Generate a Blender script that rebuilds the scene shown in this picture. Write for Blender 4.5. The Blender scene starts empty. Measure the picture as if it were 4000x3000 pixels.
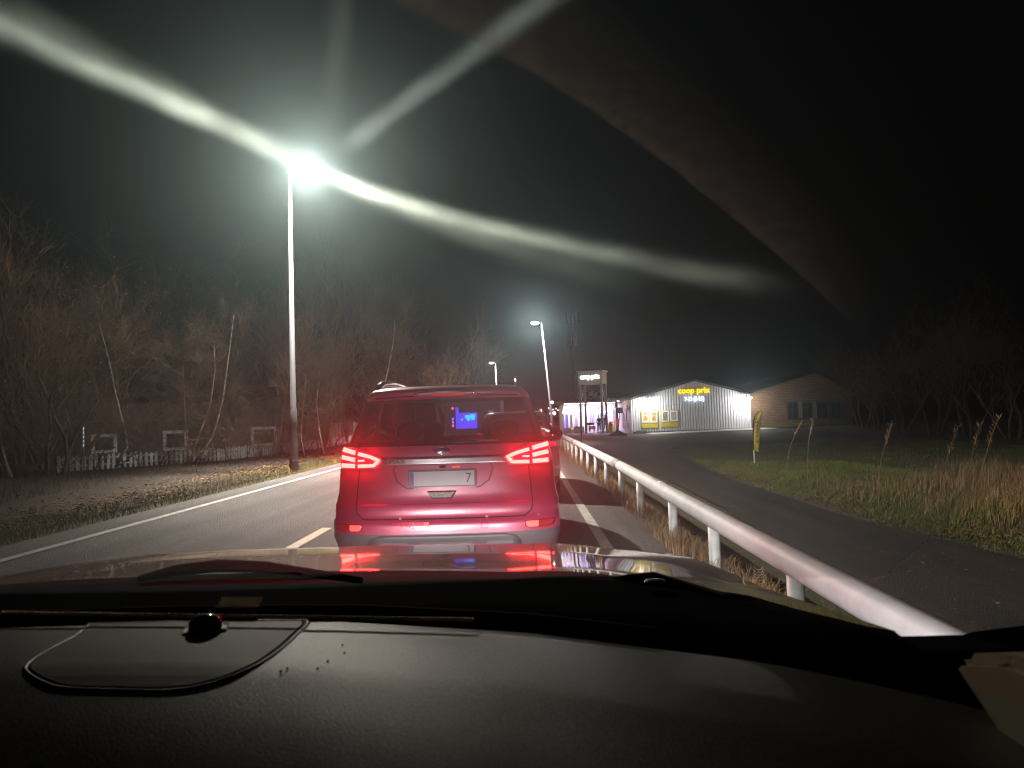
import bpy, bmesh, math, random
import numpy as np
from mathutils import Vector, Matrix, Euler
random.seed(7); RNG = np.random.default_rng(7)
S = bpy.context.scene
COL = S.collection
R = math.radians
# ------------------------------------------------------------------ camera, world, exposure
K = 4000/2212.0; F = 2773.0; HC = 1.38
YAW, PITCH, ROLL = R(-0.9306), R(2.7335), R(1.7)
EYE = Vector((0, 0, HC))
_fw = Vector((math.sin(YAW)*math.cos(PITCH), math.cos(YAW)*math.cos(PITCH), math.sin(PITCH)))
_r = _fw.cross(Vector((0, 0, 1))).normalized(); _u = _r.cross(_fw)
_r2 = _r*math.cos(ROLL) - _u*math.sin(ROLL); _u2 = _r*math.sin(ROLL) + _u*math.cos(ROLL)
cd = bpy.data.cameras.new('camera'); cam = bpy.data.objects.new('camera', cd); COL.objects.link(cam)
m3 = Matrix((_r2, _u2, -_fw)).transposed()
cam.matrix_world = Matrix.Translation(EYE) @ m3.to_4x4()
cd.sensor_width = 36; cd.lens = F/4000*36; cd.clip_start = 0.02; cd.clip_end = 3000
cd.dof.use_dof = True; cd.dof.focus_distance = 9.0; cd.dof.aperture_fstop = 9.0
S.camera = cam
W = bpy.data.worlds.new('World'); S.world = W; W.use_nodes = True
wn = W.node_tree; bg = wn.nodes['Background']
sky = wn.nodes.new('ShaderNodeTexSky'); sky.sky_type = 'NISHITA'; sky.sun_disc = False
sky.sun_elevation = R(-4.0); sky.sun_rotation = R(200); sky.altitude = 50
wn.links.new(sky.outputs[0], bg.inputs[0]); bg.inputs[1].default_value = 0.02
S.view_settings.view_transform = 'Standard'; S.view_settings.look = 'None'
S.view_settings.exposure = 0.25; S.view_settings.gamma = 1.0; S.view_settings.use_curve_mapping = False
S.cycles.use_denoising = True; S.cycles.filter_width = 1.2; S.cycles.max_bounces = 6; S.cycles.diffuse_bounces = 2; S.cycles.glossy_bounces = 3
S.cycles.transmission_bounces = 4; S.cycles.transparent_max_bounces = 24; S.cycles.volume_bounces = 0
S.cycles.sample_clamp_indirect = 4.0; S.cycles.caustics_reflective = False; S.cycles.caustics_refractive = False

def ray(px, py):
    px *= K; py *= K
    return _fw + _r2*((px-2000)/F) + _u2*((1500-py)/F)
def atY(px, py, Y):
    d = ray(px, py); return EYE + d*(Y/d.y)
def atZ(px, py, z):
    d = ray(px, py); return EYE + d*((z-HC)/d.z)
def atX(px, py, x):
    d = ray(px, py); return EYE + d*(x/d.x)

# ------------------------------------------------------------------ helpers
class MB:
    def __init__(s): s.v = []; s.f = []
    def add(s, vs, fs):
        n = len(s.v); s.v += [tuple(v) for v in vs]; s.f += [tuple(n+i for i in f) for f in fs]; return s
    def box(s, c, d, rz=0, rx=0, ry=0):
        e = Euler((rx, ry, rz)).to_matrix(); c = Vector(c)
        vs = [c + e @ Vector((sx*d[0]/2, sy*d[1]/2, sz*d[2]/2)) for sx in (-1, 1) for sy in (-1, 1) for sz in (-1, 1)]
        return s.add(vs, [(0, 1, 3, 2), (4, 6, 7, 5), (0, 4, 5, 1), (2, 3, 7, 6), (0, 2, 6, 4), (1, 5, 7, 3)])
    def tube(s, pts, r, n=8, cap=True):
        pts = [Vector(p) for p in pts]; rr = r if isinstance(r, (list, tuple)) else [r]*len(pts)
        vs = []; fs = []; a = None
        for i, p in enumerate(pts):
            t = (pts[min(i+1, len(pts)-1)] - pts[max(i-1, 0)]).normalized()
            if a is None: a = t.orthogonal().normalized()
            a = (a - t*a.dot(t)).normalized(); b = t.cross(a)
            for k in range(n):
                th = 2*math.pi*k/n; vs.append(p + (a*math.cos(th) + b*math.sin(th))*rr[i])
        for i in range(len(pts)-1):
            for k in range(n):
                fs.append((i*n+k, i*n+(k+1) % n, (i+1)*n+(k+1) % n, (i+1)*n+k))
        if cap: fs += [tuple(range(n-1, -1, -1)), tuple((len(pts)-1)*n+k for k in range(n))]
        return s.add(vs, fs)
    def prism(s, poly, axis, lo, hi):
        """poly of 2D points extruded along axis (0,1,2) from lo to hi"""
        n = len(poly)
        def P(p, t):
            q = [0, 0, 0]; o = [i for i in range(3) if i != axis]; q[o[0]] = p[0]; q[o[1]] = p[1]; q[axis] = t; return tuple(q)
        vs = [P(p, lo) for p in poly] + [P(p, hi) for p in poly]
        return s.add(vs, [tuple(range(n)), tuple(range(2*n-1, n-1, -1))] + [(i, n+i, n+(i+1) % n, (i+1) % n) for i in range(n)])
    def grid(s, rows, closed=False):
        m = len(rows[0]); vs = [p for r in rows for p in r]; fs = []
        for i in range(len(rows)-1):
            for j in range(m if closed else m-1):
                fs.append((i*m+j, i*m+(j+1) % m, (i+1)*m+(j+1) % m, (i+1)*m+j))
        return s.add(vs, fs)
    def ellip(s, c, d, seg=16, ring=10):
        c = Vector(c); rows = []
        for i in range(ring+1):
            a = math.pi*i/ring
            rows.append([c + Vector((d[0]*math.sin(a)*math.cos(2*math.pi*k/seg), d[1]*math.sin(a)*math.sin(2*math.pi*k/seg), d[2]*math.cos(a))) for k in range(seg)])
        return s.grid(rows, True)

def part(name, mb, mat, parent=None, smooth=False, bevel=0, **props):
    me = bpy.data.meshes.new(name)
    off = parent_loc(parent)
    me.from_pydata([(v[0]-off.x, v[1]-off.y, v[2]-off.z) for v in mb.v], [], mb.f)
    if mat: me.materials.append(mat)
    bm = bmesh.new(); bm.from_mesh(me); bmesh.ops.recalc_face_normals(bm, faces=bm.faces)
    if bevel: bmesh.ops.bevel(bm, geom=list(bm.edges), offset=bevel, segments=2, affect='EDGES', clamp_overlap=True)
    bm.to_mesh(me); bm.free()
    if smooth:
        me.polygons.foreach_set('use_smooth', [True]*len(me.polygons))
    o = bpy.data.objects.new(name, me); COL.objects.link(o)
    if parent: o.parent = parent
    for k, v in props.items(): o[k] = v
    return o
def parent_loc(p):
    v = Vector((0, 0, 0))
    while p is not None: v = v + p.location; p = p.parent
    return v
def rawmesh(name, verts, faces, mat, parent=None, cols=None, **props):
    """big triangle/quad soup from numpy arrays"""
    me = bpy.data.meshes.new(name)
    k = faces.shape[1]
    me.vertices.add(len(verts)); me.vertices.foreach_set('co', verts.astype(np.float32).ravel())
    me.loops.add(faces.size); me.loops.foreach_set('vertex_index', faces.astype(np.int32).ravel())
    me.polygons.add(len(faces)); me.polygons.foreach_set('loop_start', np.arange(0, faces.size, k, dtype=np.int32))
    me.update(calc_edges=True); me.materials.append(mat)
    o = bpy.data.objects.new(name, me); COL.objects.link(o)
    if parent: o.parent = parent
    for a, v in props.items(): o[a] = v
    return o
def thing(name, label, cat, loc=(0, 0, 0), group=None, rz=0):
    o = bpy.data.objects.new(name, None); COL.objects.link(o); o.location = loc; o.rotation_euler = (0, 0, rz)
    o.empty_display_size = 0.2; o['label'] = label; o['category'] = cat
    if group: o['group'] = group
    return o
def struct(name, mb, mat, **k): return part(name, mb, mat, kind='structure', **k)
def dup(root, loc=None, rz=None, label=None, scale=None):
    r = root.copy(); COL.objects.link(r)
    if loc is not None: r.location = loc
    if rz is not None: r.rotation_euler = (0, 0, rz)
    if scale is not None: r.scale = scale if hasattr(scale, '__len__') else (scale,)*3
    if label: r['label'] = label
    for ch in list(root.children):
        c = ch.copy(); COL.objects.link(c); c.parent = r
        for g in list(ch.children):
            d = g.copy(); COL.objects.link(d); d.parent = c
    return r
def copy_part(o, loc, rot=None):
    c = o.copy(); COL.objects.link(c); c.location = loc
    if rot is not None: c.rotation_euler = rot
    return c

_mats = {}
def M(name, col=None, rough=.6, metal=0, noise=None, bump=None, coat=0, crough=.06, spec=.5, col2=None, emit=None, estr=0):
    if name in _mats: return _mats[name]
    assert col is not None, name
    m = bpy.data.materials.new(name); m.use_nodes = True; nt = m.node_tree; b = nt.nodes['Principled BSDF']
    b.inputs['Base Color'].default_value = (*col, 1); b.inputs['Roughness'].default_value = rough
    b.inputs['Metallic'].default_value = metal; b.inputs['Coat Weight'].default_value = coat; b.inputs['Coat Roughness'].default_value = crough
    b.inputs['Specular IOR Level'].default_value = spec
    if emit: m.cycles.emission_sampling = 'NONE'; b.inputs['Emission Color'].default_value = (*emit, 1); b.inputs['Emission Strength'].default_value = estr
    tc = nt.nodes.new('ShaderNodeTexCoord')
    if noise or col2:
        sc, amt = noise or (6, 1)
        n = nt.nodes.new('ShaderNodeTexNoise'); n.inputs['Scale'].default_value = sc; n.inputs['Detail'].default_value = 6
        nt.links.new(tc.outputs['Object'], n.inputs['Vector'])
        rp = nt.nodes.new('ShaderNodeMapRange'); rp.inputs[1].default_value = .3; rp.inputs[2].default_value = .7
        nt.links.new(n.outputs['Fac'], rp.inputs[0])
        mx = nt.nodes.new('ShaderNodeMix'); mx.data_type = 'RGBA'
        c2 = col2 or tuple(c*(1-amt) for c in col)
        mx.inputs[6].default_value = (*col, 1); mx.inputs[7].default_value = (*c2, 1)
        nt.links.new(rp.outputs[0], mx.inputs[0]); nt.links.new(mx.outputs[2], b.inputs['Base Color'])
    if bump:
        n2 = nt.nodes.new('ShaderNodeTexNoise'); n2.inputs['Scale'].default_value = bump[0]; n2.inputs['Detail'].default_value = 4
        nt.links.new(tc.outputs['Object'], n2.inputs['Vector'])
        bp = nt.nodes.new('ShaderNodeBump'); bp.inputs['Strength'].default_value = bump[1]; bp.inputs['Distance'].default_value = bump[2] if len(bump) > 2 else .01
        nt.links.new(n2.outputs['Fac'], bp.inputs['Height']); nt.links.new(bp.outputs[0], b.inputs['Normal'])
    _mats[name] = m; return m
def EM(name, col=(1, 1, 1), s=1.0):
    if name in _mats: return _mats[name]
    m = bpy.data.materials.new(name); m.use_nodes = True; nt = m.node_tree; nt.nodes.clear()
    o = nt.nodes.new('ShaderNodeOutputMaterial'); e = nt.nodes.new('ShaderNodeEmission')
    e.inputs[0].default_value = (*col, 1); e.inputs[1].default_value = s; nt.links.new(e.outputs[0], o.inputs[0])
    if name not in ('led panel', 'led panel far', 'brake light bar'): m.cycles.emission_sampling = 'NONE'
    _mats[name] = m; return m
def GLASS(name, tint, refl=.06):
    m = bpy.data.materials.new(name); m.use_nodes = True; nt = m.node_tree; nt.nodes.clear()
    o = nt.nodes.new('ShaderNodeOutputMaterial'); t = nt.nodes.new('ShaderNodeBsdfTransparent'); g = nt.nodes.new('ShaderNodeBsdfGlossy')
    t.inputs[0].default_value = (*tint, 1); g.inputs['Roughness'].default_value = .04; g.inputs['Color'].default_value = (.9, .9, .9, 1)
    ge = nt.nodes.new('ShaderNodeNewGeometry'); dt = nt.nodes.new('ShaderNodeVectorMath'); dt.operation = 'DOT_PRODUCT'; nt.links.new(ge.outputs['Incoming'], dt.inputs[0]); nt.links.new(ge.outputs['Normal'], dt.inputs[1])
    ab = nt.nodes.new('ShaderNodeMath'); ab.operation = 'ABSOLUTE'; nt.links.new(dt.outputs['Value'], ab.inputs[0]); om = nt.nodes.new('ShaderNodeMath'); om.operation = 'SUBTRACT'; om.inputs[0].default_value = 1; nt.links.new(ab.outputs[0], om.inputs[1])
    p5 = nt.nodes.new('ShaderNodeMath'); p5.operation = 'POWER'; p5.inputs[1].default_value = 5; nt.links.new(om.outputs[0], p5.inputs[0]); f = nt.nodes.new('ShaderNodeMath'); f.operation = 'MULTIPLY_ADD'; f.inputs[1].default_value = .9; f.inputs[2].default_value = .035; nt.links.new(p5.outputs[0], f.inputs[0]); mx = nt.nodes.new('ShaderNodeMixShader')
    nt.links.new(f.outputs[0], mx.inputs[0]); nt.links.new(t.outputs[0], mx.inputs[1]); nt.links.new(g.outputs[0], mx.inputs[2]); nt.links.new(mx.outputs[0], o.inputs[0])
    return m
def text_part(name, s, mat, parent, origin, xdir, zdir, width=None, height=None, depth=.01, bold=0.0, xs=1.0):
    cu = bpy.data.curves.new(name, 'FONT'); cu.body = s; cu.size = 1; cu.extrude = .5; cu.offset = bold; cu.resolution_u = 3
    tmp = bpy.data.objects.new('tmp', cu); COL.objects.link(tmp)
    dg = bpy.context.evaluated_depsgraph_get(); me = bpy.data.meshes.new_from_object(tmp.evaluated_get(dg))
    bpy.data.objects.remove(tmp); bpy.data.curves.remove(cu)
    co = np.empty(len(me.vertices)*3); me.vertices.foreach_get('co', co); co = co.reshape(-1, 3)
    lo, hi = co.min(0), co.max(0)
    sx = width/(hi[0]-lo[0]) if width else None; sz = height/(hi[1]-lo[1]) if height else None
    if sx is None: sx = sz*xs
    if sz is None: sz = sx
    X = Vector(xdir).normalized(); Z = Vector(zdir).normalized(); N = X.cross(Z)  # N points away from reader (x right, z up -> y)
    off = parent_loc(parent); O = Vector(origin) - off
    out = []
    for c in co:
        p = O + X*((c[0]-lo[0])*sx) + Z*((c[1]-lo[1])*sz) - N*(c[2]*depth); out.append(tuple(p))
    me.vertices.foreach_set('co', np.array(out).ravel()); me.materials.clear(); me.materials.append(mat); me.name = name; me.update()
    o = bpy.data.objects.new(name, me); COL.objects.link(o); o.parent = parent
    return o

# ------------------------------------------------------------------ materials
def asphalt(name, base, var, sparkle=.5):
    m = bpy.data.materials.new(name); m.use_nodes = True; nt = m.node_tree; b = nt.nodes['Principled BSDF']; L = nt.links.new
    tc = nt.nodes.new('ShaderNodeTexCoord')
    def noise(sc, det=4):
        n = nt.nodes.new('ShaderNodeTexNoise'); n.inputs['Scale'].default_value = sc; n.inputs['Detail'].default_value = det; L(tc.outputs['Object'], n.inputs['Vector']); return n
    n1 = noise(55, 5); n2 = noise(.7, 3)
    # tyre tracks run along the road: noise stretched in y
    mp = nt.nodes.new('ShaderNodeMapping'); mp.inputs['Scale'].default_value = (1.6, .06, 1); L(tc.outputs['Object'], mp.inputs[0])
    n3 = nt.nodes.new('ShaderNodeTexNoise'); n3.inputs['Scale'].default_value = 1.5; L(mp.outputs[0], n3.inputs['Vector'])
    v = nt.nodes.new('ShaderNodeTexVoronoi'); v.inputs['Scale'].default_value = 70; L(tc.outputs['Object'], v.inputs['Vector'])
    r = nt.nodes.new('ShaderNodeMapRange'); r.inputs[1].default_value = .35; r.inputs[2].default_value = .68; r.inputs[3].default_value = 1-var; r.inputs[4].default_value = 1+var; L(n1.outputs['Fac'], r.inputs[0])
    r2 = nt.nodes.new('ShaderNodeMapRange'); r2.inputs[1].default_value = .3; r2.inputs[2].default_value = .7; r2.inputs[3].default_value = .8; r2.inputs[4].default_value = 1.2; L(n2.outputs['Fac'], r2.inputs[0])
    r3 = nt.nodes.new('ShaderNodeMapRange'); r3.inputs[1].default_value = .35; r3.inputs[2].default_value = .65; r3.inputs[3].default_value = .62; r3.inputs[4].default_value = 1.25; L(n3.outputs['Fac'], r3.inputs[0])
    a = nt.nodes.new('ShaderNodeMath'); a.operation = 'MULTIPLY'; L(r.outputs[0], a.inputs[0]); L(r2.outputs[0], a.inputs[1])
    a2 = nt.nodes.new('ShaderNodeMath'); a2.operation = 'MULTIPLY'; L(a.outputs[0], a2.inputs[0]); L(r3.outputs[0], a2.inputs[1])
    vr = nt.nodes.new('ShaderNodeMapRange'); vr.inputs[1].default_value = .78; vr.inputs[2].default_value = .95; vr.inputs[3].default_value = 0; vr.inputs[4].default_value = sparkle
    sep = nt.nodes.new('ShaderNodeSeparateColor'); L(v.outputs['Color'], sep.inputs[0]); L(sep.outputs[0], vr.inputs[0])
    a3 = nt.nodes.new('ShaderNodeMath'); a3.operation = 'ADD'; L(a2.outputs[0], a3.inputs[0]); L(vr.outputs[0], a3.inputs[1])
    mx = nt.nodes.new('ShaderNodeVectorMath'); mx.operation = 'SCALE'; mx.inputs[0].default_value = base; L(a3.outputs[0], mx.inputs['Scale'])
    L(mx.outputs[0], b.inputs['Base Color']); b.inputs['Roughness'].default_value = .75; b.inputs['Specular IOR Level'].default_value = .35
    bp = nt.nodes.new('ShaderNodeBump'); bp.inputs['Strength'].default_value = .9; bp.inputs['Distance'].default_value = .012; L(v.outputs['Distance'], bp.inputs['Height']); L(bp.outputs[0], b.inputs['Normal'])
    return m
road_m = asphalt('road asphalt', (.100, .092, .088), .6)
path_m = asphalt('path asphalt', (.024, .018, .016), .5, 1.0)
gravel_m = asphalt('shoulder gravel', (.075, .065, .056), .55, .9)
soil_m = M('leaf soil', (.024, .015, .010), .95, noise=(9, .6), bump=(30, 1, .05), col2=(.02, .016, .012))
turf_m = M('turf', (.035, .040, .014), .95, noise=(7, .6), bump=(25, 1, .05), col2=(.075, .055, .026))
white_line_m = M('road paint white', (.55, .54, .5), .6, noise=(14, .35), bump=(90, .3, .003), col2=(.3, .29, .27))
yellow_line_m = M('road paint yellow', (.62, .29, .01), .6, noise=(20, .35), bump=(90, .3, .003), col2=(.32, .21, .05))
rail_m = M('rail galvanised white', (.66, .65, .66), .55, noise=(5, .3), bump=(40, .12, .003), col2=(.5, .48, .49))
rail_dark_m = M('rail sleeve', (.36, .32, .33), .45, noise=(9, .2))
post_m = M('rail post', (.62, .64, .62), .5, noise=(7, .3), bump=(30, .2, .004), col2=(.34, .33, .30))
conc_m = M('concrete', (.45, .43, .39), .8, noise=(3, .3), bump=(40, .4, .01))
pole_m = M('galvanised pole', (.14, .14, .155), .45, metal=.3, noise=(6, .2))
black_m = M('black plastic', (.006, .006, .007), .6, spec=.15)
rubber_m = M('rubber', (.012, .012, .012), .8)
steel_m = M('dark steel', (.2, .2, .2), .5, metal=.6)

# ------------------------------------------------------------------ ground profile
XS = [-300, -60, -30, -16, -13, -11, -9, -7.6, -6.4, -5.7, -5.3, -5.0, -3, -1, 1.0, 1.3, 1.55, 1.9, 2.3, 2.7, 3.1, 3.5, 4.4, 5.3, 5.8, 7, 9, 13, 19, 25, 32, 45, 80, 300]
ZS = [2.5, 1.0, .6, .38, .36, .33, .30, .27, .26, .25, .24, .235, .141, .047, -.047, -.062, -.085, -.16, -.34, -.42, -.40, -.38, -.38, -.39, -.40, -.42, -.45, -.48, -.5, -.5, -.4, -.1, 1, 6]
FX = [-300, -12, -5, 0, 4, 10, 25, 40, 60, 300]
FZ = [2.5, .35, .1, -.2, -.45, -.58, -.42, -.2, .2, 6]
def gz(x, y):
    a = np.interp(x, XS, ZS); b = np.interp(x, FX, FZ)
    t = np.clip((np.asarray(y)-30)/35, 0, 1); t = t*t*(3-2*t)
    if np.isscalar(x) and -5.3 < x < 1.3: t = 0
    return a*(1-t) + b*t
YS = sorted(set([-80, -50, -30, -20, -10, -5] + [0.5*i for i in range(0, 60)] + list(range(30, 120, 3)) + list(range(120, 400, 30)) + [420, 700, 1200]))
def strip(x0f, x1f, ys, nx, lift, jag=0):
    rows = []
    for y in ys:
        a, b = (x0f(y) if callable(x0f) else x0f), (x1f(y) if callable(x1f) else x1f)
        if jag: a += jag*(random.random()-.5); b += jag*(random.random()-.5)
        row = []
        for i in range(nx+1):
            x = a + (b-a)*i/nx; row.append((x, y, float(gz(float(x), y))+lift))
        rows.append(row)
    return MB().grid(rows)
gx = sorted(set(XS + [-20, -45, -100, -200, 100, 200, 38, 52, 16, 22, 28] + [-12, -10, -8, 6.4, 8, 11, 15]))
rows = []
for y in YS:
    row = []
    for x in gx:
        z = float(gz(float(x), y)) - .03
        row.append((x, y, z))
    rows.append(row)
struct('ground', MB().grid(rows), turf_m)
yr = [y for y in YS if y <= 420]
struct('verge_soil', strip(-12.0, -5.75, [y for y in YS if -20 <= y < 60], 8, -.012), soil_m)
struct('road', strip(-5.28, 1.24, yr, 8, .004), road_m)
struct('road_shoulder', strip(1.24, lambda y: 1.62+.05*math.sin(y*2.1), [y for y in yr if y < 100], 2, .002), gravel_m)
line = lambda n, x, w, m, y0=-20, y1=110: struct(n, strip(x-w/2, x+w/2, [y0+i*(y1-y0)/150 for i in range(151)], 1, .009), m)
line('edge_line', -4.76, .10, white_line_m); line('edge_line', .84, .13, white_line_m)
ym = MB()
for k in range(12):
    y0 = 5.6 + k*4.0 - 8
    ym2 = strip(-2.48, -2.36, [y0+i*.5 for i in range(7)], 1, .009); ym.add(ym2.v, ym2.f)
struct('centre_line', ym, yellow_line_m)
def path_l(y): return float(np.interp(y, [-20, 6, 9, 12, 20, 40, 60], [3.1, 3.15, 3.2, 3.5, 3.75, 3.9, 4]))
def path_r(y): return float(np.interp(y, [-20, 6, 8.5, 10, 12, 18, 25, 33, 40, 44], [5.9, 5.8, 5.6, 5.35, 5.2, 5.3, 5.9, 6.5, 8, 12]))
struct('side_path', strip(path_l, path_r, [y for y in YS if -25 <= y <= 44], 6, .006, .06), path_m)
struct('path_margin', strip(lambda y: path_r(y)-.03, lambda y: path_r(y)+.38+.12*math.sin(y*1.9), [y for y in YS if -25 <= y <= 40], 3, .001, .10), asphalt('margin gravel', (.060, .050, .043), .7, 1.2))
fl = [y for y in YS if 40 <= y <= 84]
struct('forecourt', strip(lambda y: 3.4, lambda y: float(np.interp(y, [40, 44, 50, 60, 84], [9, 15, 22, 26, 27])), fl, 14, .012), path_m)

# ------------------------------------------------------------------ vegetation stuff
def blades(n, xf, yf, h, w, lean=.4, seg=1, dens=None, hvar=.5, z_off=0):
    x = xf(n); y = yf(n)
    if dens is not None:
        k = dens(x, y) > RNG.random(n); x, y = x[k], y[k]; n = len(x)
    z = np.array([float(gz(float(a), float(b))) for a, b in zip(x, y)]) + z_off - .02
    hh = h(x, y)*(1-hvar/2+hvar*RNG.random(n)) if callable(h) else h*(1-hvar/2+hvar*RNG.random(n))
    th = RNG.random(n)*2*np.pi; lx = np.cos(th+1.3)*lean*hh*RNG.random(n); ly = np.sin(th+1.3)*lean*hh*RNG.random(n)
    wx = np.cos(th)*w/2; wy = np.sin(th)*w/2
    if seg == 1:
        V = np.stack([np.stack([x-wx, y-wy, z], 1), np.stack([x+wx, y+wy, z], 1), np.stack([x+lx, y+ly, z+hh], 1)], 1).reshape(-1, 3)
        Fc = np.arange(3*n).reshape(-1, 3)
    else:
        P = []
        for t in (0, .35, .7, 1):
            cx = x+lx*t**2; cy = y+ly*t**2; cz = z+hh*(t-.18*t**3*lean*2); ww = 1-t*.75
            P += [np.stack([cx-wx*ww, cy-wy*ww, cz], 1), np.stack([cx+wx*ww, cy+wy*ww, cz], 1)]
        V = np.stack(P, 1).reshape(-1, 3); b = np.arange(n)[:, None]*8
        Fc = np.concatenate([b+np.array([[i, i+1, i+3, i+2]]) for i in (0, 2, 4)], 0)
    return V, Fc
def leafcol(name, c1, c2, c3, sc=3.0):
    m = bpy.data.materials.new(name); m.use_nodes = True; nt = m.node_tree; b = nt.nodes['Principled BSDF']; L = nt.links.new
    g = nt.nodes.new('ShaderNodeNewGeometry'); cr = nt.nodes.new('ShaderNodeValToRGB')
    e = cr.color_ramp.elements; e[0].color = (*c1, 1); e[1].color = (*c3, 1); q = cr.color_ramp.elements.new(.5); q.color = (*c2, 1)
    n = nt.nodes.new('ShaderNodeTexNoise'); n.inputs['Scale'].default_value = sc; L(g.outputs['Position'], n.inputs['Vector'])
    ad = nt.nodes.new('ShaderNodeMath'); ad.operation = 'MULTIPLY_ADD'; ad.inputs[1].default_value = .5; L(g.outputs['Random Per Island'], ad.inputs[0])
    sb = nt.nodes.new('ShaderNodeMath'); sb.operation = 'MULTIPLY_ADD'; sb.inputs[1].default_value = 1.6; sb.inputs[2].default_value = -.55; L(n.outputs['Fac'], sb.inputs[0]); L(sb.outputs[0], ad.inputs[2])
    L(ad.outputs[0], cr.inputs[0]); L(cr.outputs[0], b.inputs['Base Color']); b.inputs['Roughness'].default_value = .8; b.inputs['Specular IOR Level'].default_value = .2
    return m
grass_m = leafcol('grass blades', (.24, .18, .08), (.14, .17, .045), (.09, .19, .03), .8)
dry_m = leafcol('dry grass', (.34, .22, .12), (.24, .15, .08), (.44, .32, .18), 1.0)
litter_m = leafcol('fallen leaves', (.16, .09, .04), (.08, .045, .022), (.28, .18, .07), 2.0)
U = lambda a, b: (lambda n: a+(b-a)*RNG.random(n))
def Yd(a, b, p=1.7): return lambda n: a+(b-a)*RNG.random(n)**p
def clump(sc, ph): return lambda x, y: np.clip(.5+.5*np.sin(x*sc+ph+np.sin(y*sc*.7))*np.sin(y*sc*.83+ph*2)+.15, 0, 1)
def leaves(n, xf, yf, s, dens=None):
    x = xf(n); y = yf(n)
    if dens is not None:
        k = dens(x, y) > RNG.random(n); x, y = x[k], y[k]; n = len(x)
    z = np.array([float(gz(float(a), float(b))) for a, b in zip(x, y)]) + .012 + RNG.random(n)*.05
    th = RNG.random(n)*6.28; ss = s*(.5+RNG.random(n)); t1 = (RNG.random(n)-.5)*.7; t2 = (RNG.random(n)-.5)*.7
    V = []
    for a, b in ((-1, 0), (0, -.6), (1, 0), (0, .6)):
        dx = (a*np.cos(th)-b*np.sin(th))*ss; dy = (a*np.sin(th)+b*np.cos(th))*ss
        V.append(np.stack([x+dx, y+dy, z+a*t1*ss+b*t2*ss], 1))
    return np.stack(V, 1).reshape(-1, 3), np.arange(4*n).reshape(-1, 4)
v, f = blades(42000, U(-7.2, -5.32), Yd(4, 40), lambda x, y: .05+.06*np.clip(1-(np.abs(x+6)/1.2), 0, 1), .006, .9, dens=lambda x, y: np.clip(1.25-(x+5.3)**2*.7, .1, 1)*clump(1.7, .4)(x, y))
rawmesh('verge_grass', v, f, grass_m, kind='stuff', label='short patchy grass along the left road edge', category='grass')
v, f = leaves(60000, U(-10.5, -5.5), Yd(4, 40), .027, dens=lambda x, y: np.clip(1.15-np.abs(x+6.5)/1.0, .07, 1)*clump(1.1, 2.2)(x, y))
rawmesh('fallen_leaves', v, f, litter_m, kind='stuff', label='brown fallen leaves on the left verge', category='leaves')
v, f = blades(70000, U(5.25, 22), Yd(5, 40, 1.3), lambda x, y: .035+.045*RNG.random(len(x)), .011, 1.2, dens=lambda x, y: (x > np.interp(y, [5, 8.5, 10, 12, 18, 25, 33, 40], [5.9, 5.65, 5.4, 5.25, 5.35, 5.95, 6.6, 8.3]))*clump(1.3, 1.1)(x, y))
v2, f2 = blades(70000, U(5.25, 11), Yd(5, 26, 1.1), lambda x, y: .035+.07*clump(1.1, 3)(x, y), .009, 1.2, dens=lambda x, y: (x > np.interp(y, [5, 8.5, 10, 12, 18, 25, 33, 40], [5.9, 5.65, 5.4, 5.25, 5.35, 5.95, 6.6, 8.3]))*clump(1.9, 2.1)(x, y))
f = np.concatenate([f, f2+len(v)]); v = np.concatenate([v, v2])
rawmesh('lawn_grass', v, f, grass_m, kind='stuff', label='short grass on the lawn right of the side path', category='grass')
v, f = leaves(48000, U(5.0, 10), Yd(5, 36, 1.4), .026, dens=lambda x, y: (x > np.interp(y, [5, 8.5, 10, 12, 18, 25, 33, 40], [5.9, 5.65, 5.4, 5.25, 5.35, 5.95, 6.6, 8.3])-.25*RNG.random(len(x))**2)*np.clip(1.1-np.abs(x-5.8)/1.6, .08, 1)*clump(.9, 1)(x, y))
rawmesh('fallen_leaves', v, f, litter_m, kind='stuff', label='pale fallen leaves along the edge of the lawn', category='leaves')
v, f = blades(27000, U(6.2, 15), Yd(8.0, 17, 1.2), lambda x, y: .25+.75*np.clip((x-7.2)/3, 0, 1)*clump(.9, .2)(x, y), .007, .75, 2, dens=lambda x, y: np.clip((x-6.1)/1.8, 0, 1)*clump(1.2, 4)(x, y))
rawmesh('tall_dry_grass', v, f, dry_m, kind='stuff', label='tall dry straw grass at the right side of the lawn', category='grass')
v, f = blades(6500, U(1.48, 2.0), Yd(5.0, 34, 2.0), lambda x, y: .16+.2*clump(2.1, 0)(x, y), .006, 1.1, 2, dens=lambda x, y: clump(2.3, 1.0)(x, y))
v2, f2 = leaves(1500, U(3.2, 5.9), Yd(4, 30, 1.3), .018)
rawmesh('path_litter', v2, f2, litter_m, kind='stuff', label='scattered bits of leaf on the dark side path', category='leaves')
rawmesh('ditch_grass', v, f, dry_m, kind='stuff', label='dry pale grass around the feet of the guard rail posts', category='grass')
v, f = blades(6000, U(-11.5, -8.2), Yd(9, 38), lambda x, y: .10+.10*RNG.random(len(x)), .008, 1.0, 1, dens=clump(1.0, .7))
rawmesh('bank_grass', v, f, leafcol('withered grass', (.07, .05, .03), (.05, .035, .02), (.10, .07, .04)), kind='stuff', label='withered grass on the bank by the white fence', category='grass')
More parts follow.
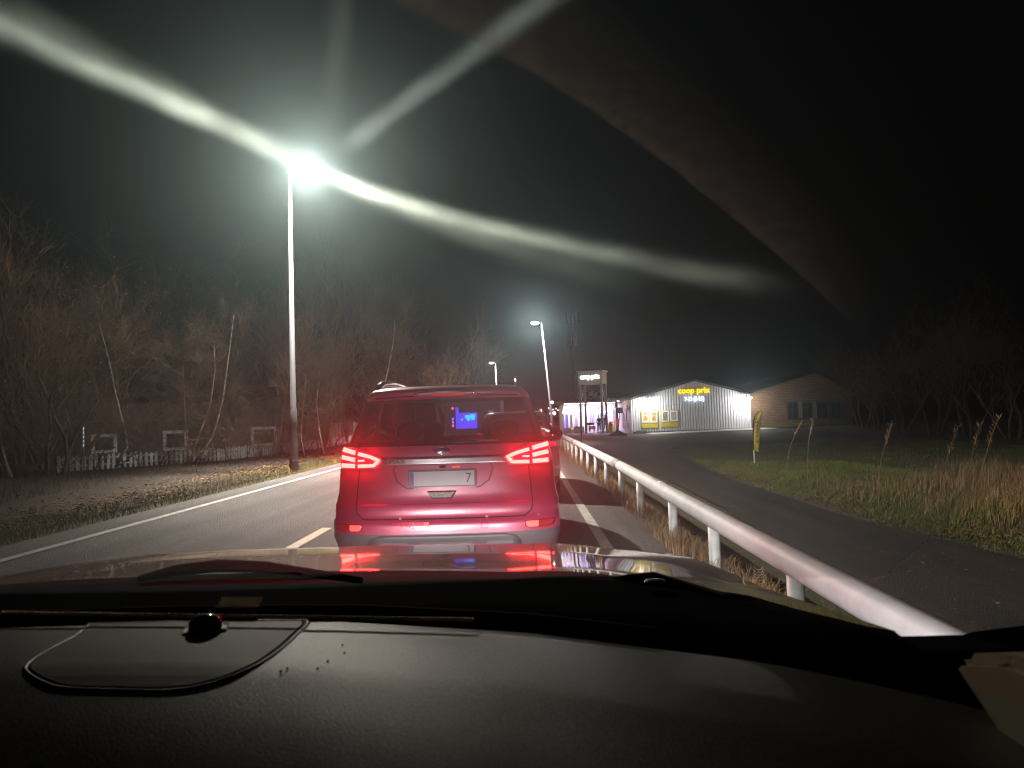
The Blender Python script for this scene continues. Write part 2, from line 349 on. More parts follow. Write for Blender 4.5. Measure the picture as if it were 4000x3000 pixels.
# ---- tall weeds: single stalks one can tell apart
def weed(px, py, Y, h, tilt, label, n=7):
    p = atY(px, py, Y); z0 = float(gz(p.x, p.y))-.02
    t = thing('weed_stalk', label, 'weed', (p.x, p.y, z0), 'dry weed stalks in the lawn')
    mb = MB(); pts = [Vector((tilt*h*s*s, .05*math.sin(s*3), h*s)) for s in (0, .3, .6, .85, 1)]
    mb.tube([Vector((p.x, p.y, z0))+q for q in pts], [.007, .006, .005, .004, .003], 5)
    part('stem', mb, dry_m, t)
    hb = MB()
    for k in range(n*3):
        s = .75+.25*random.random(); a = random.random()*6.28; b = Vector((p.x, p.y, z0))+Vector((tilt*h*s*s, 0, h*s))
        hb.tube([b, b+Vector((math.cos(a)*.05, math.sin(a)*.05, .05+.04*random.random()))], [.0025, .0045], 3)
    part('seed_head', hb, dry_m, t)
for a in [(1700, 1040, 18.5, 1.5, .3, 'thin dry weed stalk leaning right, nearest the yellow flag'), (1745, 1030, 17.0, 1.6, .12, 'tall upright weed stalk with a narrow seed head'),
          (1895, 1030, 12.5, 1.5, .2, 'weed stalk with a feathery top in the middle of the dry grass'), (2025, 1070, 9.6, 1.5, .22, 'thick dry weed stem with a branched flat top'),
          (2090, 1060, 10.2, 1.5, .15, 'tall reed stalk beside the branched weed'), (2115, 1060, 10.6, 1.6, .22, 'tallest straw reed in the dry grass')]: weed(*a)
# frosted little weed by the rail
p = atX(1640, 1250, 2.2)
t = thing('weed_stalk', 'small pale weed with paired upcurved pods below the guard rail', 'weed', (p.x, p.y, float(gz(p.x, p.y))))
mb = MB(); z0 = float(gz(p.x, p.y)); mb.tube([(p.x, p.y, z0), (p.x, p.y, p.z+.09)], .003, 5)
part('stem', mb, M('pale weed', (.6, .58, .5), .7), t); mb = MB()
for k in range(6):
    zz = p.z-.05+.026*k; w = .075-.006*k
    for s in (-1, 1): mb.tube([(p.x, p.y, zz), (p.x+s*w*.6, p.y, zz+.012), (p.x+s*w, p.y+.01, zz+.035)], [.002, .004, .002], 4)
part('pods', mb, M('pale weed'), t)

# ------------------------------------------------------------------ street lamps
led_m = EM('led panel', (1, .90, .76), 2600.0); led_far_m = EM('led panel far', (1, .95, .88), 3000.0)
def street_lamp(x, y, h, side, lean, label, head=.60, lens=led_m, energy=12500, cone=126, tilt=.52):
    z0 = float(gz(x, y)); t = thing('street_lamp', label, 'street lamp', (x, y, z0), 'street lamps along the road')
    top = Vector((x+lean, y, z0+h))
    mb = MB().tube([(x, y, z0-.1), (x+lean*.12, y, z0+1.5), (x+lean*.13, y, z0+1.55), top], [.095, .088, .07, .04], 16)
    part('pole', mb, pole_m, t, smooth=True)
    part('base_collar', MB().tube([(x, y, z0), (x, y, z0+.25)], .115, 16), pole_m, t)
    part('arm', MB().tube([top-Vector((0, 0, .03)), top+Vector((side*.06, 0, .05)), top+Vector((side*.16, 0, .07))], [.035, .035, .03], 10), pole_m, t, smooth=True)
    hc = top+Vector((side*(.10+head/2), 0, .07))
    hd = part('lamp_head', MB().box(hc, (head, .3, .09), ry=-side*R(5)), M('lamp housing', (.3, .31, .33), .4, metal=.5), t, bevel=.02)
    part('lens', MB().ellip(hc-Vector((-side*.05, 0, .05)), (head*.36, .13, .075), 16, 8), lens, hd)
    L = bpy.data.lights.new('lamp_light', 'SPOT'); L.energy = energy; L.spot_size = R(cone); L.spot_blend = .5; L.color = (1, .93, .82); L.shadow_soft_size = .12
    lo = bpy.data.objects.new('lamp_light', L); COL.objects.link(lo); lo.parent = hd; lo.location = hc-Vector((0, 0, .14))-parent_loc(hd); lo.rotation_euler = Vector((side*tilt, 0, -1)).to_track_quat('-Z', 'Y').to_euler()
    return t
street_lamp(-5.69, 17.4, 7.42, 1, 0.0, 'tall street lamp with glaring light, on the left verge beside the road')
pA = atY(1180, 890, 48); street_lamp(1.9, 48, 8.0, -1, -.55, 'street lamp behind the guard rail, arm reaching left, seen right of the red car', lens=led_far_m)
street_lamp(-3.1, 84, 7.8, -1, -.15, 'most distant street lamp, rising behind the roof of the red car', lens=led_far_m)
street_lamp(-5.8, -24, 7.6, 1, 0, 'street lamp on the left verge back along the road', energy=9000, cone=150, tilt=.5)

# ------------------------------------------------------------------ guard rail
def rail_z(y): return float(np.interp(y, [-10, 3, 6.5, 13.5, 25, 60], [.39, .395, .41, .468, .49, .52]))
t = thing('guard_rail', 'white tubular steel guard rail running along the right side of the road', 'guard rail', (1.69, 6.5, -.09))
ry = [-12, -6, 0, 2, 4, 6, 8, 10, 13, 16, 20, 25, 30, 36, 42, 50, 58]
def rail_x(y): return 1.69 if y < 25 else 1.69-.0006*(y-25)**2
part('rail', MB().tube([(rail_x(y), y, rail_z(y)) for y in ry], .088, 28), rail_m, t, smooth=True)
for y in (13.2, 24.5, 36.5): part('sleeve', MB().tube([(rail_x(y), y-.32, rail_z(y-.3)), (rail_x(y), y+.32, rail_z(y+.3))], .0925, 28), rail_dark_m, t, smooth=True)
p0 = part('post', MB().tube([(0, 0, -.45), (0, 0, .36)], .052, 16), post_m, None, smooth=True)
p0.parent = t
py_ = [4.6, 6.55, 8.35, 10.7, 12.75, 15.0, 17.2] + [17.2+2.15*k for k in range(1, 18)] + [2.6, .6, -1.4, -3.4, -5.4]
for i, y in enumerate(py_):
    o = p0 if i == 0 else copy_part(p0, (0, 0, 0))
    o.location = (rail_x(y)-1.69, y-6.5, rail_z(y)-.40+.09+.01); o.rotation_euler = (0, 0, random.random()*3)
    o.scale = (1+.04*random.random(),)*2+(1,)
b0 = part('bolt', MB().ellip((0, 0, 0), (.016, .016, .01), 10, 5), M('galvanised bolt', (.7, .7, .7), .3, metal=.8), None, smooth=True); b0.parent = t
first = True
for y in (9.0, 9.14, 9.28, 9.42, 7.9, 5.5):
    for a in ((60, 100) if y > 8.5 else (80,)):
        o = b0 if first else copy_part(b0, (0, 0, 0)); first = False
        o.location = (.088*math.cos(R(a)), y-6.5, rail_z(y)+.088*math.sin(R(a))+.09); o.rotation_euler = (0, R(90-a), 0)

# ------------------------------------------------------------------ cars
def se_ring(w, r, f, dr, nr, df, nf, cx, y0, bow=.045, nq=16, ns=10):
    """closed plan outline at one height: rear superellipse corner, straight flank, front corner. starts rear centre, goes +x"""
    half = []
    for i in range(nq+1):
        a = (math.pi/2)*i/nq; X = math.sin(a)**(2/nr); Yf = 1-math.cos(a)**(2/nr) if i < nq else 1
        half.append((w*X, r+bow*X*X*(1 if i < nq else 1)+dr*Yf))
    y1 = half[-1][1]; y2 = f-df
    for i in range(1, ns): half.append((w, y1+(y2-y1)*i/ns))
    for i in range(nq+1):
        a = (math.pi/2)*(1-i/nq); X = max(0, math.sin(a))**(2/nf); Yf = math.cos(a)**(2/nf) if i > 0 else 0
        half.append((w*X, y2+df*Yf))
    ring = half + [(-x, y) for x, y in reversed(half[1:-1])]
    return [(cx+x, y0+y) for x, y in ring]
class Body:
    def __init__(s, prof, cx, y0, gzb, dr=.34, nr=3.4, df=.75, nf=2.6):
        s.prof, s.cx, s.y0, s.g, s.dr, s.nr, s.df, s.nf = prof, cx, y0, gzb, dr, nr, df, nf
    def at(s, z):
        P = s.prof; zs = [p[0] for p in P]
        return [float(np.interp(z, zs, [p[i] for p in P])) for i in (1, 2, 3)]
    def rear(s, x, z, off=0.0):
        """point on the rear skin at lateral offset x (car frame) and height z, pushed out by off"""
        w, r, f = s.at(z); q = min(.9995, abs(x)/w)
        y = r+.045*q*q+s.dr*(1-(1-q**s.nr)**(1/s.nr))
        # outward direction is mostly backwards, turning sideways round the corner
        e = .004; q2 = min(.9999, q+e); y2 = r+.045*q2*q2+s.dr*(1-(1-q2**s.nr)**(1/s.nr))
        n = Vector((math.copysign((y2-y), x), -e*w, 0)).normalized()
        return Vector((s.cx+x+n.x*off, s.y0+y+n.y*off, s.g+z))
    def rings(s, zs):
        out = []
        for z in zs:
            w, r, f = s.at(z)
            out.append([(x, y, s.g+z) for x, y in se_ring(w, r, f, s.dr, s.nr, s.df, s.nf, s.cx, s.y0)])
        return out
NQ, NS = 16, 10
def build_shell(b, t, zs, rear_glass, side_glass, front_glass, paint, glass, lower_z=None, lower_m=None, rear_q=15):
    rg = b.rings(zs); m = len(rg[0]); H = NQ+NS+NQ+1-1
    body = MB(); body.v = [p for r in rg for p in r]
    low = MB(); low.v = list(body.v); G = {'rear_window': MB(), 'side_window': MB(), 'side_window.001': MB(), 'windscreen': MB()}
    for g in G.values(): g.v = list(body.v)
    for i in range(len(zs)-1):
        zm = (zs[i]+zs[i+1])/2
        for j in range(m):
            q = (i*m+j, i*m+(j+1) % m, (i+1)*m+(j+1) % m, (i+1)*m+j)
            jj = min(j, m-1-j)     # distance along half ring
            tgt = body
            if rear_glass[0] < zm < rear_glass[1] and jj < rear_q: tgt = G['rear_window']
            elif side_glass[0] < zm < side_glass[1] and NQ+1 <= jj < NQ+NS-1 and jj != NQ+4: tgt = G['side_window'] if j < m/2 else G['side_window.001']
            elif front_glass[0] < zm < front_glass[1] and jj > NQ+NS+4: tgt = G['windscreen']
            elif lower_z and zm < lower_z: tgt = low
            tgt.f.append(q)
    body.f.append(tuple(range((len(zs)-1)*m, len(zs)*m)))
    def clean(mb):
        used = sorted({i for f in mb.f for i in f}); mp = {o: n for n, o in enumerate(used)}
        r = MB(); r.v = [mb.v[i] for i in used]; r.f = [tuple(mp[i] for i in f) for f in mb.f]; return r
    bo = part('body', clean(body), paint, t, smooth=True)
    if lower_m: part('lower_bumper', clean(low), lower_m, t, smooth=True)
    for n, g in G.items():
        if g.f: part(n.split('.')[0], clean(g), clear_gl if n == 'windscreen' else glass, t, smooth=True)
    return bo
def wheel(t, x, y, g, r=.33, w=.22):
    s = 1 if x > 0 else -1
    rows = []
    for xx, rr in ((-w/2, r*.7), (-w/2, r*.93), (-w*.4, r), (w*.4, r), (w/2, r*.93), (w/2, r*.7), (w*.3, r*.66)):
        rows.append([(x+xx, y+rr*math.cos(a), g+r+rr*math.sin(a)) for a in [2*math.pi*k/28 for k in range(28)]])
    ty = part('wheel', MB().grid(rows, True), rubber_m, t, smooth=True)
    rb = MB()
    for k in range(5):
        a = 2*math.pi*k/5; rb.box((x+s*w*.42, y+math.cos(a)*r*.36, g+r+math.sin(a)*r*.36), (.03, r*.66, .07), rx=a)
    rb.tube([(x+s*w*.36, y, g+r), (x+s*w*.46, y, g+r)], r*.14, 12)
    part('rim', rb, M('alloy', (.5, .5, .52), .35, metal=.9), ty)
def strip_on(b, pts, wid, off, mb, thick=.004):
    """flat band following the rear skin along (x,z) polyline"""
    P = []
    for (x0, z0), (x1, z1) in zip(pts[:-1], pts[1:]):
        n = max(2, int(math.hypot(x1-x0, z1-z0)/.03)); P += [(x0+(x1-x0)*i/n, z0+(z1-z0)*i/n) for i in range(n)]
    P.append(pts[-1]); rows = [[], [], [], []]
    for i, (x, z) in enumerate(P):
        a = P[max(0, i-1)]; c = P[min(len(P)-1, i+1)]; dx, dz = c[0]-a[0], c[1]-a[1]; l = math.hypot(dx, dz) or 1
        nx, nz = -dz/l*wid/2, dx/l*wid/2
        rows[0].append(b.rear(x+nx, z+nz, off-thick)); rows[1].append(b.rear(x+nx, z+nz, off)); rows[2].append(b.rear(x-nx, z-nz, off)); rows[3].append(b.rear(x-nx, z-nz, off-thick))
    return mb.grid([list(r) for r in rows])
def patch_on(b, poly_rows, off, mb, skirt=.012):
    """rows: list of (z, x0, x1); fills between with 10 columns, wraps back skirt to the skin"""
    rows = []
    def row(z, x0, x1, o): return [b.rear(x0+(x1-x0)*i/12, z, o) for i in range(13)]
    rows.append(row(*poly_rows[0], off-skirt))
    for r in poly_rows: rows.append([b.rear(r[1], r[0], off-skirt)]+row(*r, off)+[b.rear(r[2], r[0], off-skirt)])
    rows[0] = [rows[0][0]]+rows[0]+[rows[0][-1]]
    last = row(*poly_rows[-1], off-skirt); rows.append([last[0]]+last+[last[-1]])
    return mb.grid(rows)

# ---- the red people carrier ahead
CX, CY, CG = -.68, 5.72, .032
paint_m = M('deep red metallic paint', (.36, .036, .090), .45, metal=.3, noise=(5, .25), bump=(6, .03, .01), coat=1, crough=.30)
dgl = GLASS('tinted glass', (.36, .33, .34)); clear_gl = GLASS('clear glass', (.85, .87, .86))
prof = [(.22, .86, .14, 4.62), (.30, .93, .05, 4.72), (.40, .953, .0, 4.78), (.50, .955, .0, 4.8), (.535, .955, .008, 4.8), (.55, .953, .05, 4.8), (.60, .953, .052, 4.8), (.665, .952, .055, 4.79), (.68, .945, .072, 4.79), (.75, .93, .08, 4.77),
        (.85, .922, .088, 4.72), (.97, .915, .10, 4.6), (1.06, .90, .112, 4.25), (1.10, .885, .12, 3.85), (1.14, .862, .135, 3.62), (1.20, .838, .165, 3.5), (1.30, .808, .22, 3.3), (1.45, .76, .305, 3.0), (1.53, .728, .355, 2.8),
        (1.555, .72, .30, 2.75), (1.59, .70, .29, 2.65), (1.62, .665, .33, 2.5), (1.645, .60, .45, 2.35), (1.66, .50, .75, 2.1), (1.668, .3, 1.1, 1.8)]
B = Body(prof, CX, CY, CG)
ford = thing('people_carrier', 'dark red people carrier with glowing brake lamps, standing straight ahead in the lane', 'car', (CX, CY+2.4, CG))
zs = [.22, .26, .30, .35, .40, .44, .46, .50, .535, .55, .6, .665, .68, .75, .80, .85, .91, .97, 1.02, 1.06, 1.10, 1.14, 1.20, 1.25, 1.30, 1.38, 1.45, 1.53, 1.5301, 1.555, 1.59, 1.62, 1.645, 1.66, 1.668]
build_shell(B, ford, zs, (1.14, 1.53), (1.14, 1.5), (1.12, 1.56), paint_m, dgl, .44, M('grey bumper plastic', (.055, .05, .055), .55, bump=(200, .2, .002)))
for x in (-.84, .84):
    for y in (1.0, 3.85): wheel(ford, CX+x, CY+y, CG)
gap_m = M('shut line', (.004, .003, .003), .9)
part('floor_pan', MB().box((CX, CY+2.4, CG+.27), (1.7, 4.2, .04)), black_m, ford)
# tailgate shut line and creases
tg = [(-.53, 1.06), (-.66, 1.03), (-.70, .95), (-.715, .80), (-.725, .66), (-.715, .60), (-.66, .553)]
mb = MB()
for s in (-1, 1): strip_on(B, [(s*abs(x), z) for x, z in tg[2:]], .009, .0015, mb, .002)
strip_on(B, [(-.66, .553), (.66, .553)], .010, .0015, mb, .002)
part('shut_line', mb, gap_m, ford)
# lower bumper insert with raised trapezoid and vent slots
lp = M('grey bumper plastic')
mb = patch_on(B, [(.30, -.62, .62), (.36, -.62, .62), (.405, -.59, .59), (.43, -.50, .50)], .014, MB()); part('bumper_insert', mb, lp, ford, smooth=True)
mb = MB()
for x0, x1 in ((-.52, -.28), (-.19, .24), (.34, .56)):
    mb2 = MB(); patch_on(B, [(.345, x0, x1), (.375, x0+.01, x1-.01)], .018, mb2); mb.add(mb2.v, mb2.f)
    sl = MB()
    for zz in (.352, .362, .371): strip_on(B, [(x0+.015, zz), (x1-.015, zz)], .004, .024, sl, .003)
    mb.add(sl.v, sl.f)
part('bumper_vent', mb, M('vent grey', (.10, .095, .10), .5), ford)
# chrome strip
chr_m = M('satin chrome', (.42, .42, .46), .28, metal=.9, noise=(3, .1))
chs = part('chrome_strip', patch_on(B, [(.985, -.60, .60), (1.0, -.595, .595), (1.03, -.57, .57), (1.052, -.53, .53)], .022, MB()), chr_m, ford, smooth=True)
text_part('badge', 'S-MAX', M('badge dark red', (.10, .008, .02), .5), ford, B.rear(-.475, 1.001, .040), (1, 0, 0), (0, 0, 1), width=.175, height=.032, depth=.006)
# emblem
em = MB(); er = MB(); el = MB()
for i in range(24):
    a = 2*math.pi*i/24
ex, ez = -.005, 1.10
em.add([B.rear(ex, ez, .022)]+[B.rear(ex+.060*math.cos(2*math.pi*i/28), ez+.026*math.sin(2*math.pi*i/28), .020) for i in range(28)]+[B.rear(ex+.060*math.cos(2*math.pi*i/28), ez+.026*math.sin(2*math.pi*i/28), .0) for i in range(28)],
       [(0, 1+i, 1+(i+1) % 28) for i in range(28)]+[(1+i, 29+i, 29+(i+1) % 28, 1+(i+1) % 28) for i in range(28)])
eo = part('emblem', em, M('emblem blue', (.01, .02, .06), .2, metal=.3, coat=1), ford)
er.tube([B.rear(ex+.062*math.cos(2*math.pi*i/28), ez+.028*math.sin(2*math.pi*i/28), .022) for i in range(29)], .0035, 6, False)
part('emblem_rim', er, M('bright chrome', (.7, .7, .72), .12, metal=1), eo, smooth=True)
for (x0, z0, x1, z1, x2, z2) in ((-.042, -.004, -.034, .012, -.018, .010), (-.030, -.012, -.026, .004, -.026, .012), (-.014, -.006, -.008, .006, 0, -.004), (.004, -.006, .008, .004, .016, .004), (.024, .0, .020, -.008, .030, -.006), (.030, -.006, .034, .006, .042, .012)):
    el.tube([B.rear(ex+a, ez+c, .024) for a, c in ((x0, z0), (x1, z1), (x2, z2))], .0025, 5)
part('emblem_script', el, M('bright chrome'), eo)
# number plate and its recess
for pts in ([(-.385, .985), (-.41, .955), (-.375, .85), (-.30, .80), (-.24, .795)], [(.385, .985), (.41, .955), (.375, .85), (.30, .80), (.27, .795)]): part('plate_recess', strip_on(B, pts, .012, .003, MB(), .003), M('recess dark', (.06, .015, .025), .4), ford)
pl = part('number_plate', MB().box(B.rear(0, .875, .022)+Vector((-.005, 0, 0)), (.55, .012, .135)), M('plate holder', (.02, .02, .025), .4), ford)
pc = B.rear(0, .875, .022)+Vector((-.005, -.008, 0))
part('plate_face', MB().box(pc, (.525, .006, .115)), M('plate white', (.42, .41, .43), .4, noise=(4, .12)), pl)
part('plate_band', MB().box(pc+Vector((-.245, -.004, 0)), (.03, .004, .112)), M('plate blue', (.02, .03, .25), .4), pl)
text_part('plate_number', '7', M('plate ink', (.02, .02, .03), .5), pl, pc+Vector((.195, -.004, -.038)), (1, 0, 0), (0, 0, 1), width=.045, height=.078, depth=.003)
part('plate_lamp', MB().box(B.rear(.11, .965, .012), (.06, .02, .012)), EM('plate lamp glow', (1, .12, .10), 1.0), ford)
part('tailgate_camera', MB().box(B.rear(0, .967, .014), (.05, .02, .02)), black_m, ford, bevel=.004)
# handle recess
hr = part('tailgate_handle', MB().prism([(-.115+CX-.01, .765+CG), (.10+CX+.0, .765+CG), (.065+CX, .722+CG), (-.075+CX-.01, .722+CG)], 1, CY+.055, CY+.085), M('handle grey', (.10, .10, .09), .6, noise=(40, .5), col2=(.32, .30, .26)), ford)
mb = MB(); q = [(-.125, .770), (.105, .770), (.068, .716), (-.085, .716), (-.125, .770)]
part('handle_frame', strip_on(B, q, .008, .014, mb, .01), black_m, hr)
# crease lines on tailgate (pressed body lines)
mb = MB(); strip_on(B, [(-.69, .672), (.69, .672)], .006, .003, mb, .003); part('body_crease', mb, paint_m, ford)
mb = MB(); strip_on(B, [(-.69, .792), (-.3, .785), (.3, .785), (.69, .792)], .005, .003, mb, .003); part('body_crease', mb, paint_m, ford)
# reflectors, with a glow put into the inner red
for s in (-1, 1):
    o = part('bumper_reflector', patch_on(B, [(.462, s*.70, s*.83), (.475, s*.66, s*.885), (.510, s*.655, s*.90), (.522, s*.67, s*.90)], .010, MB(), .01), M('reflector dark red', (.25, .012, .015), .25, coat=1), ford, smooth=True)
    part('lens_insert', patch_on(B, [(.467, s*.69, s*.76), (.480, s*.668, s*.765), (.508, s*.662, s*.765), (.517, s*.67, s*.765)], .016, MB(), .006), M('reflector bright red', (.9, .14, .12), .3, coat=1, emit=(1, .1, .1), estr=.35), o, smooth=True)  # emission paints the shine in; the reflector is no lamp
for x in (-.78, -.35, .35, .77):
    part('parking_sensor', MB().tube([B.rear(x, .56-.02*(abs(x) > .5) if abs(x) < .5 else .555, .001), B.rear(x, .56-.02*(abs(x) > .5) if abs(x) < .5 else .555, .005)], .011, 14), M('sensor ring', (.25, .06, .09), .4), ford)
mb = MB(); strip_on(B, [(.31, .52), (.36, .52), (.36, .475), (.31, .475), (.31, .52)], .003, .002, mb, .002); part('tow_eye_cover', mb, gap_m, ford)
# smeared dirt wiped off the bumper under the tailgate
mb = MB()
for k in range(26):
    x = -.42+.012*k+random.uniform(-.004, .004); zt = .535; zb = zt-(.012+.035*abs(math.sin(k*.7+.4))*random.random()+.012*(k > 10))
    patch_on(B, [(zb, x, x+.011), (zt, x, x+.012)], .0025, mb, .001)
part('wiped_patch', mb, M('clean red paint', (.42, .01, .03), .25, coat=1), ford)
# tail lamps
glow_a = EM('brake light bar', (1, .0072, .0058), 105.0)
lens_m = M('red lens', (.42, .012, .025), .18, coat=1, emit=(1, .01, .05), estr=.9)
for s in (-1, 1):
    o = part('tail_lamp', patch_on(B, [(.965, s*.545, s*.86), (.985, s*.52, s*.868), (1.03, s*.475, s*.87), (1.07, s*.565, s*.868), (1.11, s*.68, s*.862), (1.14, s*.765, s*.85)], .020, MB(), .02), lens_m, ford, smooth=True)
    mb = MB(); strip_on(B, [(s*.700, 1.088), (s*.60, 1.062), (s*.525, 1.033), (s*.565, .990), (s*.70, .986)], .028, .030, mb, .004)
    part('light_bar', mb, glow_a, o)
    mb = MB(); strip_on(B, [(s*.700, 1.030), (s*.645, 1.032)], .015, .030, mb, .004); part('light_bar', mb, glow_a, o)
    for z0, z1 in ((1.095, 1.124), (1.037, 1.060), (.988, .992)):
        mb = MB(); strip_on(B, [(s*.725, z0), (s*.78, (z0+z1)/2), (s*.848, z1)], .034, .030, mb, .004); part('light_bar', mb, glow_a, o)
    mb = MB(); strip_on(B, [(s*.712, .968), (s*.712, 1.118)], .006, .032, mb, .003); part('lamp_divider', mb, M('reflector dark red'), o)
# high brake lamp, spoiler trim, wiper
part('high_brake_lamp', patch_on(B, [(1.553, -.10, .17), (1.572, -.10, .17)], .014, MB(), .01), M('high lamp', (.5, .02, .02), .3, emit=(1, .03, .04), estr=.12), ford)
mb = MB(); strip_on(B, [(-.60, 1.545), (-.25, 1.556), (-.20, 1.585), (.24, 1.585), (.30, 1.556), (.62, 1.545)], .010, .012, mb, .01); part('spoiler_lip', mb, M('gloss black trim', (.01, .01, .012), .15, coat=1), ford)
for x in (-.23, .26): part('spoiler_washer', MB().ellip(B.rear(x, 1.57, .015), (.02, .012, .012), 12, 8), M('bright chrome'), ford, smooth=True)
wp = part('rear_wiper', MB().tube([B.rear(-.02, 1.165, .03), B.rear(.10, 1.175, .04), B.rear(.28, 1.165, .04)], [.016, .012, .008], 8), black_m, ford, smooth=True)
part('wiper_blade', MB().tube([B.rear(.20, 1.178, .03), B.rear(.45, 1.17, .03)], .007, 6), M('wiper rubber', (.05, .045, .05), .5), wp)
# roof rails
for s in (-1, 1):
    pts = [(CX+s*.635, CY+.62, CG+1.60), (CX+s*.628, CY+.66, CG+1.655), (CX+s*.620, CY+.82, CG+1.695), (CX+s*.605, CY+1.3, CG+1.715), (CX+s*.60, CY+2.1, CG+1.70), (CX+s*.60, CY+2.55, CG+1.60)]
    part('roof_rail', MB().tube(pts, [.030, .030, .028, .024, .022, .024], 10), M('rail aluminium', (.6, .6, .6), .25, metal=.9), ford, smooth=True)
part('aerial', MB().prism([(CY+.75, CG+1.655), (CY+.95, CG+1.655), (CY+.80, CG+1.70)], 0, CX+.21, CX+.24), M('rail aluminium'), ford)
# mirrors
for s in (-1, 1):
    mo = part('door_mirror', MB().ellip((CX+s*1.03, CY+3.05, CG+1.13), (.115, .07, .085), 18, 12), M('mirror cap', (.10, .015, .02), .25, coat=1), ford, smooth=True)
    part('mirror_arm', MB().tube([(CX+s*.84, CY+3.1, CG+1.06), (CX+s*1.0, CY+3.07, CG+1.08)], .03, 8), black_m, mo)
    part('mirror_glass', MB().ellip((CX+s*1.035, CY+2.99, CG+1.13), (.09, .012, .062), 18, 8), M('mirror glass', (.02, .02, .025), .08, metal=.9), mo, smooth=True)
# seats inside
seat_m = M('dark upholstery', (.012, .011, .012), .9)
for x, y in ((-.38, 2.6), (.38, 2.6), (-.5, 1.6), (.5, 1.6)):
    so = part('seat', MB().box((CX+x, CY+y, CG+.85), (.44, .16, .62), rx=R(-12)), seat_m, ford, bevel=.04)
    part('head_restraint', MB().ellip((CX+x, CY+y-.08, CG+1.24), (.13, .05, .095), 14, 10), seat_m, so, smooth=True)
part('parcel_shelf', MB().box((CX, CY+.95, CG+1.03), (1.5, 1.3, .02)), seat_m, ford)
part('dashboard', MB().box((CX, CY+3.3, CG+.98), (1.5, .5, .16)), seat_m, ford, bevel=.03)

# ---- simpler hatchback body used for the cars further on
def hatch(cx, cy, g, label, paint, loc_rz=0, lit=True, name='hatchback'):
    t = thing(name, label, 'car', (0, 0, 0))
    pf = [(.20, .80, .12, 4.1), (.35, .87, .02, 4.25), (.50, .885, .0, 4.28), (.62, .885, .03, 4.28), (.80, .875, .05, 4.2), (.92, .86, .08, 3.9), (1.0, .83, .12, 3.4), (1.08, .79, .18, 3.2), (1.25, .72, .32, 2.9), (1.40, .65, .45, 2.5), (1.46, .60, .38, 2.3), (1.49, .50, .55, 2.1), (1.50, .3, .8, 1.8)]
    b = Body(pf, 0, 0, 0, .32, 3.2)
    zz = [.20, .27, .35, .42, .50, .56, .62, .70, .80, .86, .92, .96, 1.0, 1.04, 1.08, 1.16, 1.25, 1.33, 1.40, 1.43, 1.46, 1.49, 1.50]
    build_shell(b, t, zz, (1.0, 1.40), (1.0, 1.36), (1.0, 1.42), paint, dgl, .33, M('grey bumper plastic'))
    for x in (-.77, .77):
        for y in (.8, 3.35): wheel(t, x, y, 0, .31, .2)
    part('floor_pan', MB().box((0, 2.1, .25), (1.55, 3.6, .04)), black_m, t)
    for s in (-1, 1):
        o = part('tail_lamp', patch_on(b, [(.88, s*.66, s*.80), (.98, s*.64, s*.79), (1.12, s*.67, s*.75)], .02, MB(), .02), lens_m, t, smooth=True)
        if lit:
            mb = MB(); strip_on(b, [(s*.67, 1.06), (s*.75, 1.06)], .06, .028, mb, .004); part('light_bar', mb, EM('tail light', (1, .01, .02), 30), o)
        part('headlight', MB().ellip((s*.62, 4.12, .68), (.15, .1, .07), 12, 8), M('lamp glass', (.6, .6, .6), .1), t, smooth=True)
        part('door_mirror', MB().ellip((s*.95, 2.75, 1.0), (.10, .06, .07), 12, 8), black_m, t, smooth=True)
        part('roof_rail', MB().tube([(s*.56, .7, 1.44), (s*.55, .85, 1.52), (s*.54, 2.0, 1.53), (s*.54, 2.15, 1.44)], .015, 8), M('rail aluminium'), t, smooth=True)
    part('number_plate', MB().box((0, .02, .72), (.52, .02, .11)), M('plate white'), t)
    mb = MB(); strip_on(b, [(-.12, .88), (.12, .88)], .03, .01, mb, .01); part('chrome_strip', mb, M('bright chrome'), t)
    for x in (-.34, .34): part('seat', MB().box((x, 2.2, .8), (.42, .15, .6), rx=R(-12)), seat_m, t, bevel=.04)
    t.location = (cx, cy, g); t.rotation_euler = (0, 0, loc_rz)
    return t
silver_m = M('silver paint', (.42, .43, .46), .3, metal=.5, coat=.7)
hatch(-.17, 12.2, .0, 'silver hatchback half hidden in front of the dark red people carrier', silver_m).scale = (.88, 1, 1)
pw = atY(1208, 930, 66)
hatch(pw.x-.6, 67, float(gz(pw.x, 66)), 'white car parked at the left end of the shop, behind the guard rail', M('white paint', (.7, .7, .7), .3, coat=.6), R(75), lit=False)
# ---- vehicle with blue warning lights, seen through the rear window
vx = atY(1003, 903, 24).x
van = thing('emergency_van', 'high emergency van with blue lights, seen through the rear window of the red car', 'van', (vx, 26.5, 0.05))
part('body', MB().box((vx+.25, 26.9, 1.25), (1.9, 4.6, 1.9)), M('van dark', (.015, .015, .03), .4, coat=.5), van, bevel=.08)
part('cab', MB().prism([(29.2, .35), (30.6, .35), (30.6, 1.0), (30.0, 1.25), (29.5, 1.95), (29.2, 2.0)], 0, vx-.65, vx+1.15), M('van dark'), van)
bp = part('lit_panel', MB().box((vx+.03, 24.55, 1.33), (.74, .04, .55)), EM('blue panel', (.10, .07, 1.0), 3.2), van)
part('panel_mast', MB().box((vx-.29, 24.54, 1.70), (.11, .04, .2)), EM('blue panel'), van)
for dx, dz, w, h in ((.06, .14, .16, .12), (.24, .15, .18, .14), (.10, .04, .12, .08), (-.13, .04, .07, .06), (.26, .05, .12, .07)):
    part('warning_light', MB().box((vx+dx+.0, 24.51, 1.33+dz), (w, .03, h)), EM('cyan light', (.01, .35, 1.0), 7), bp, bevel=.01)
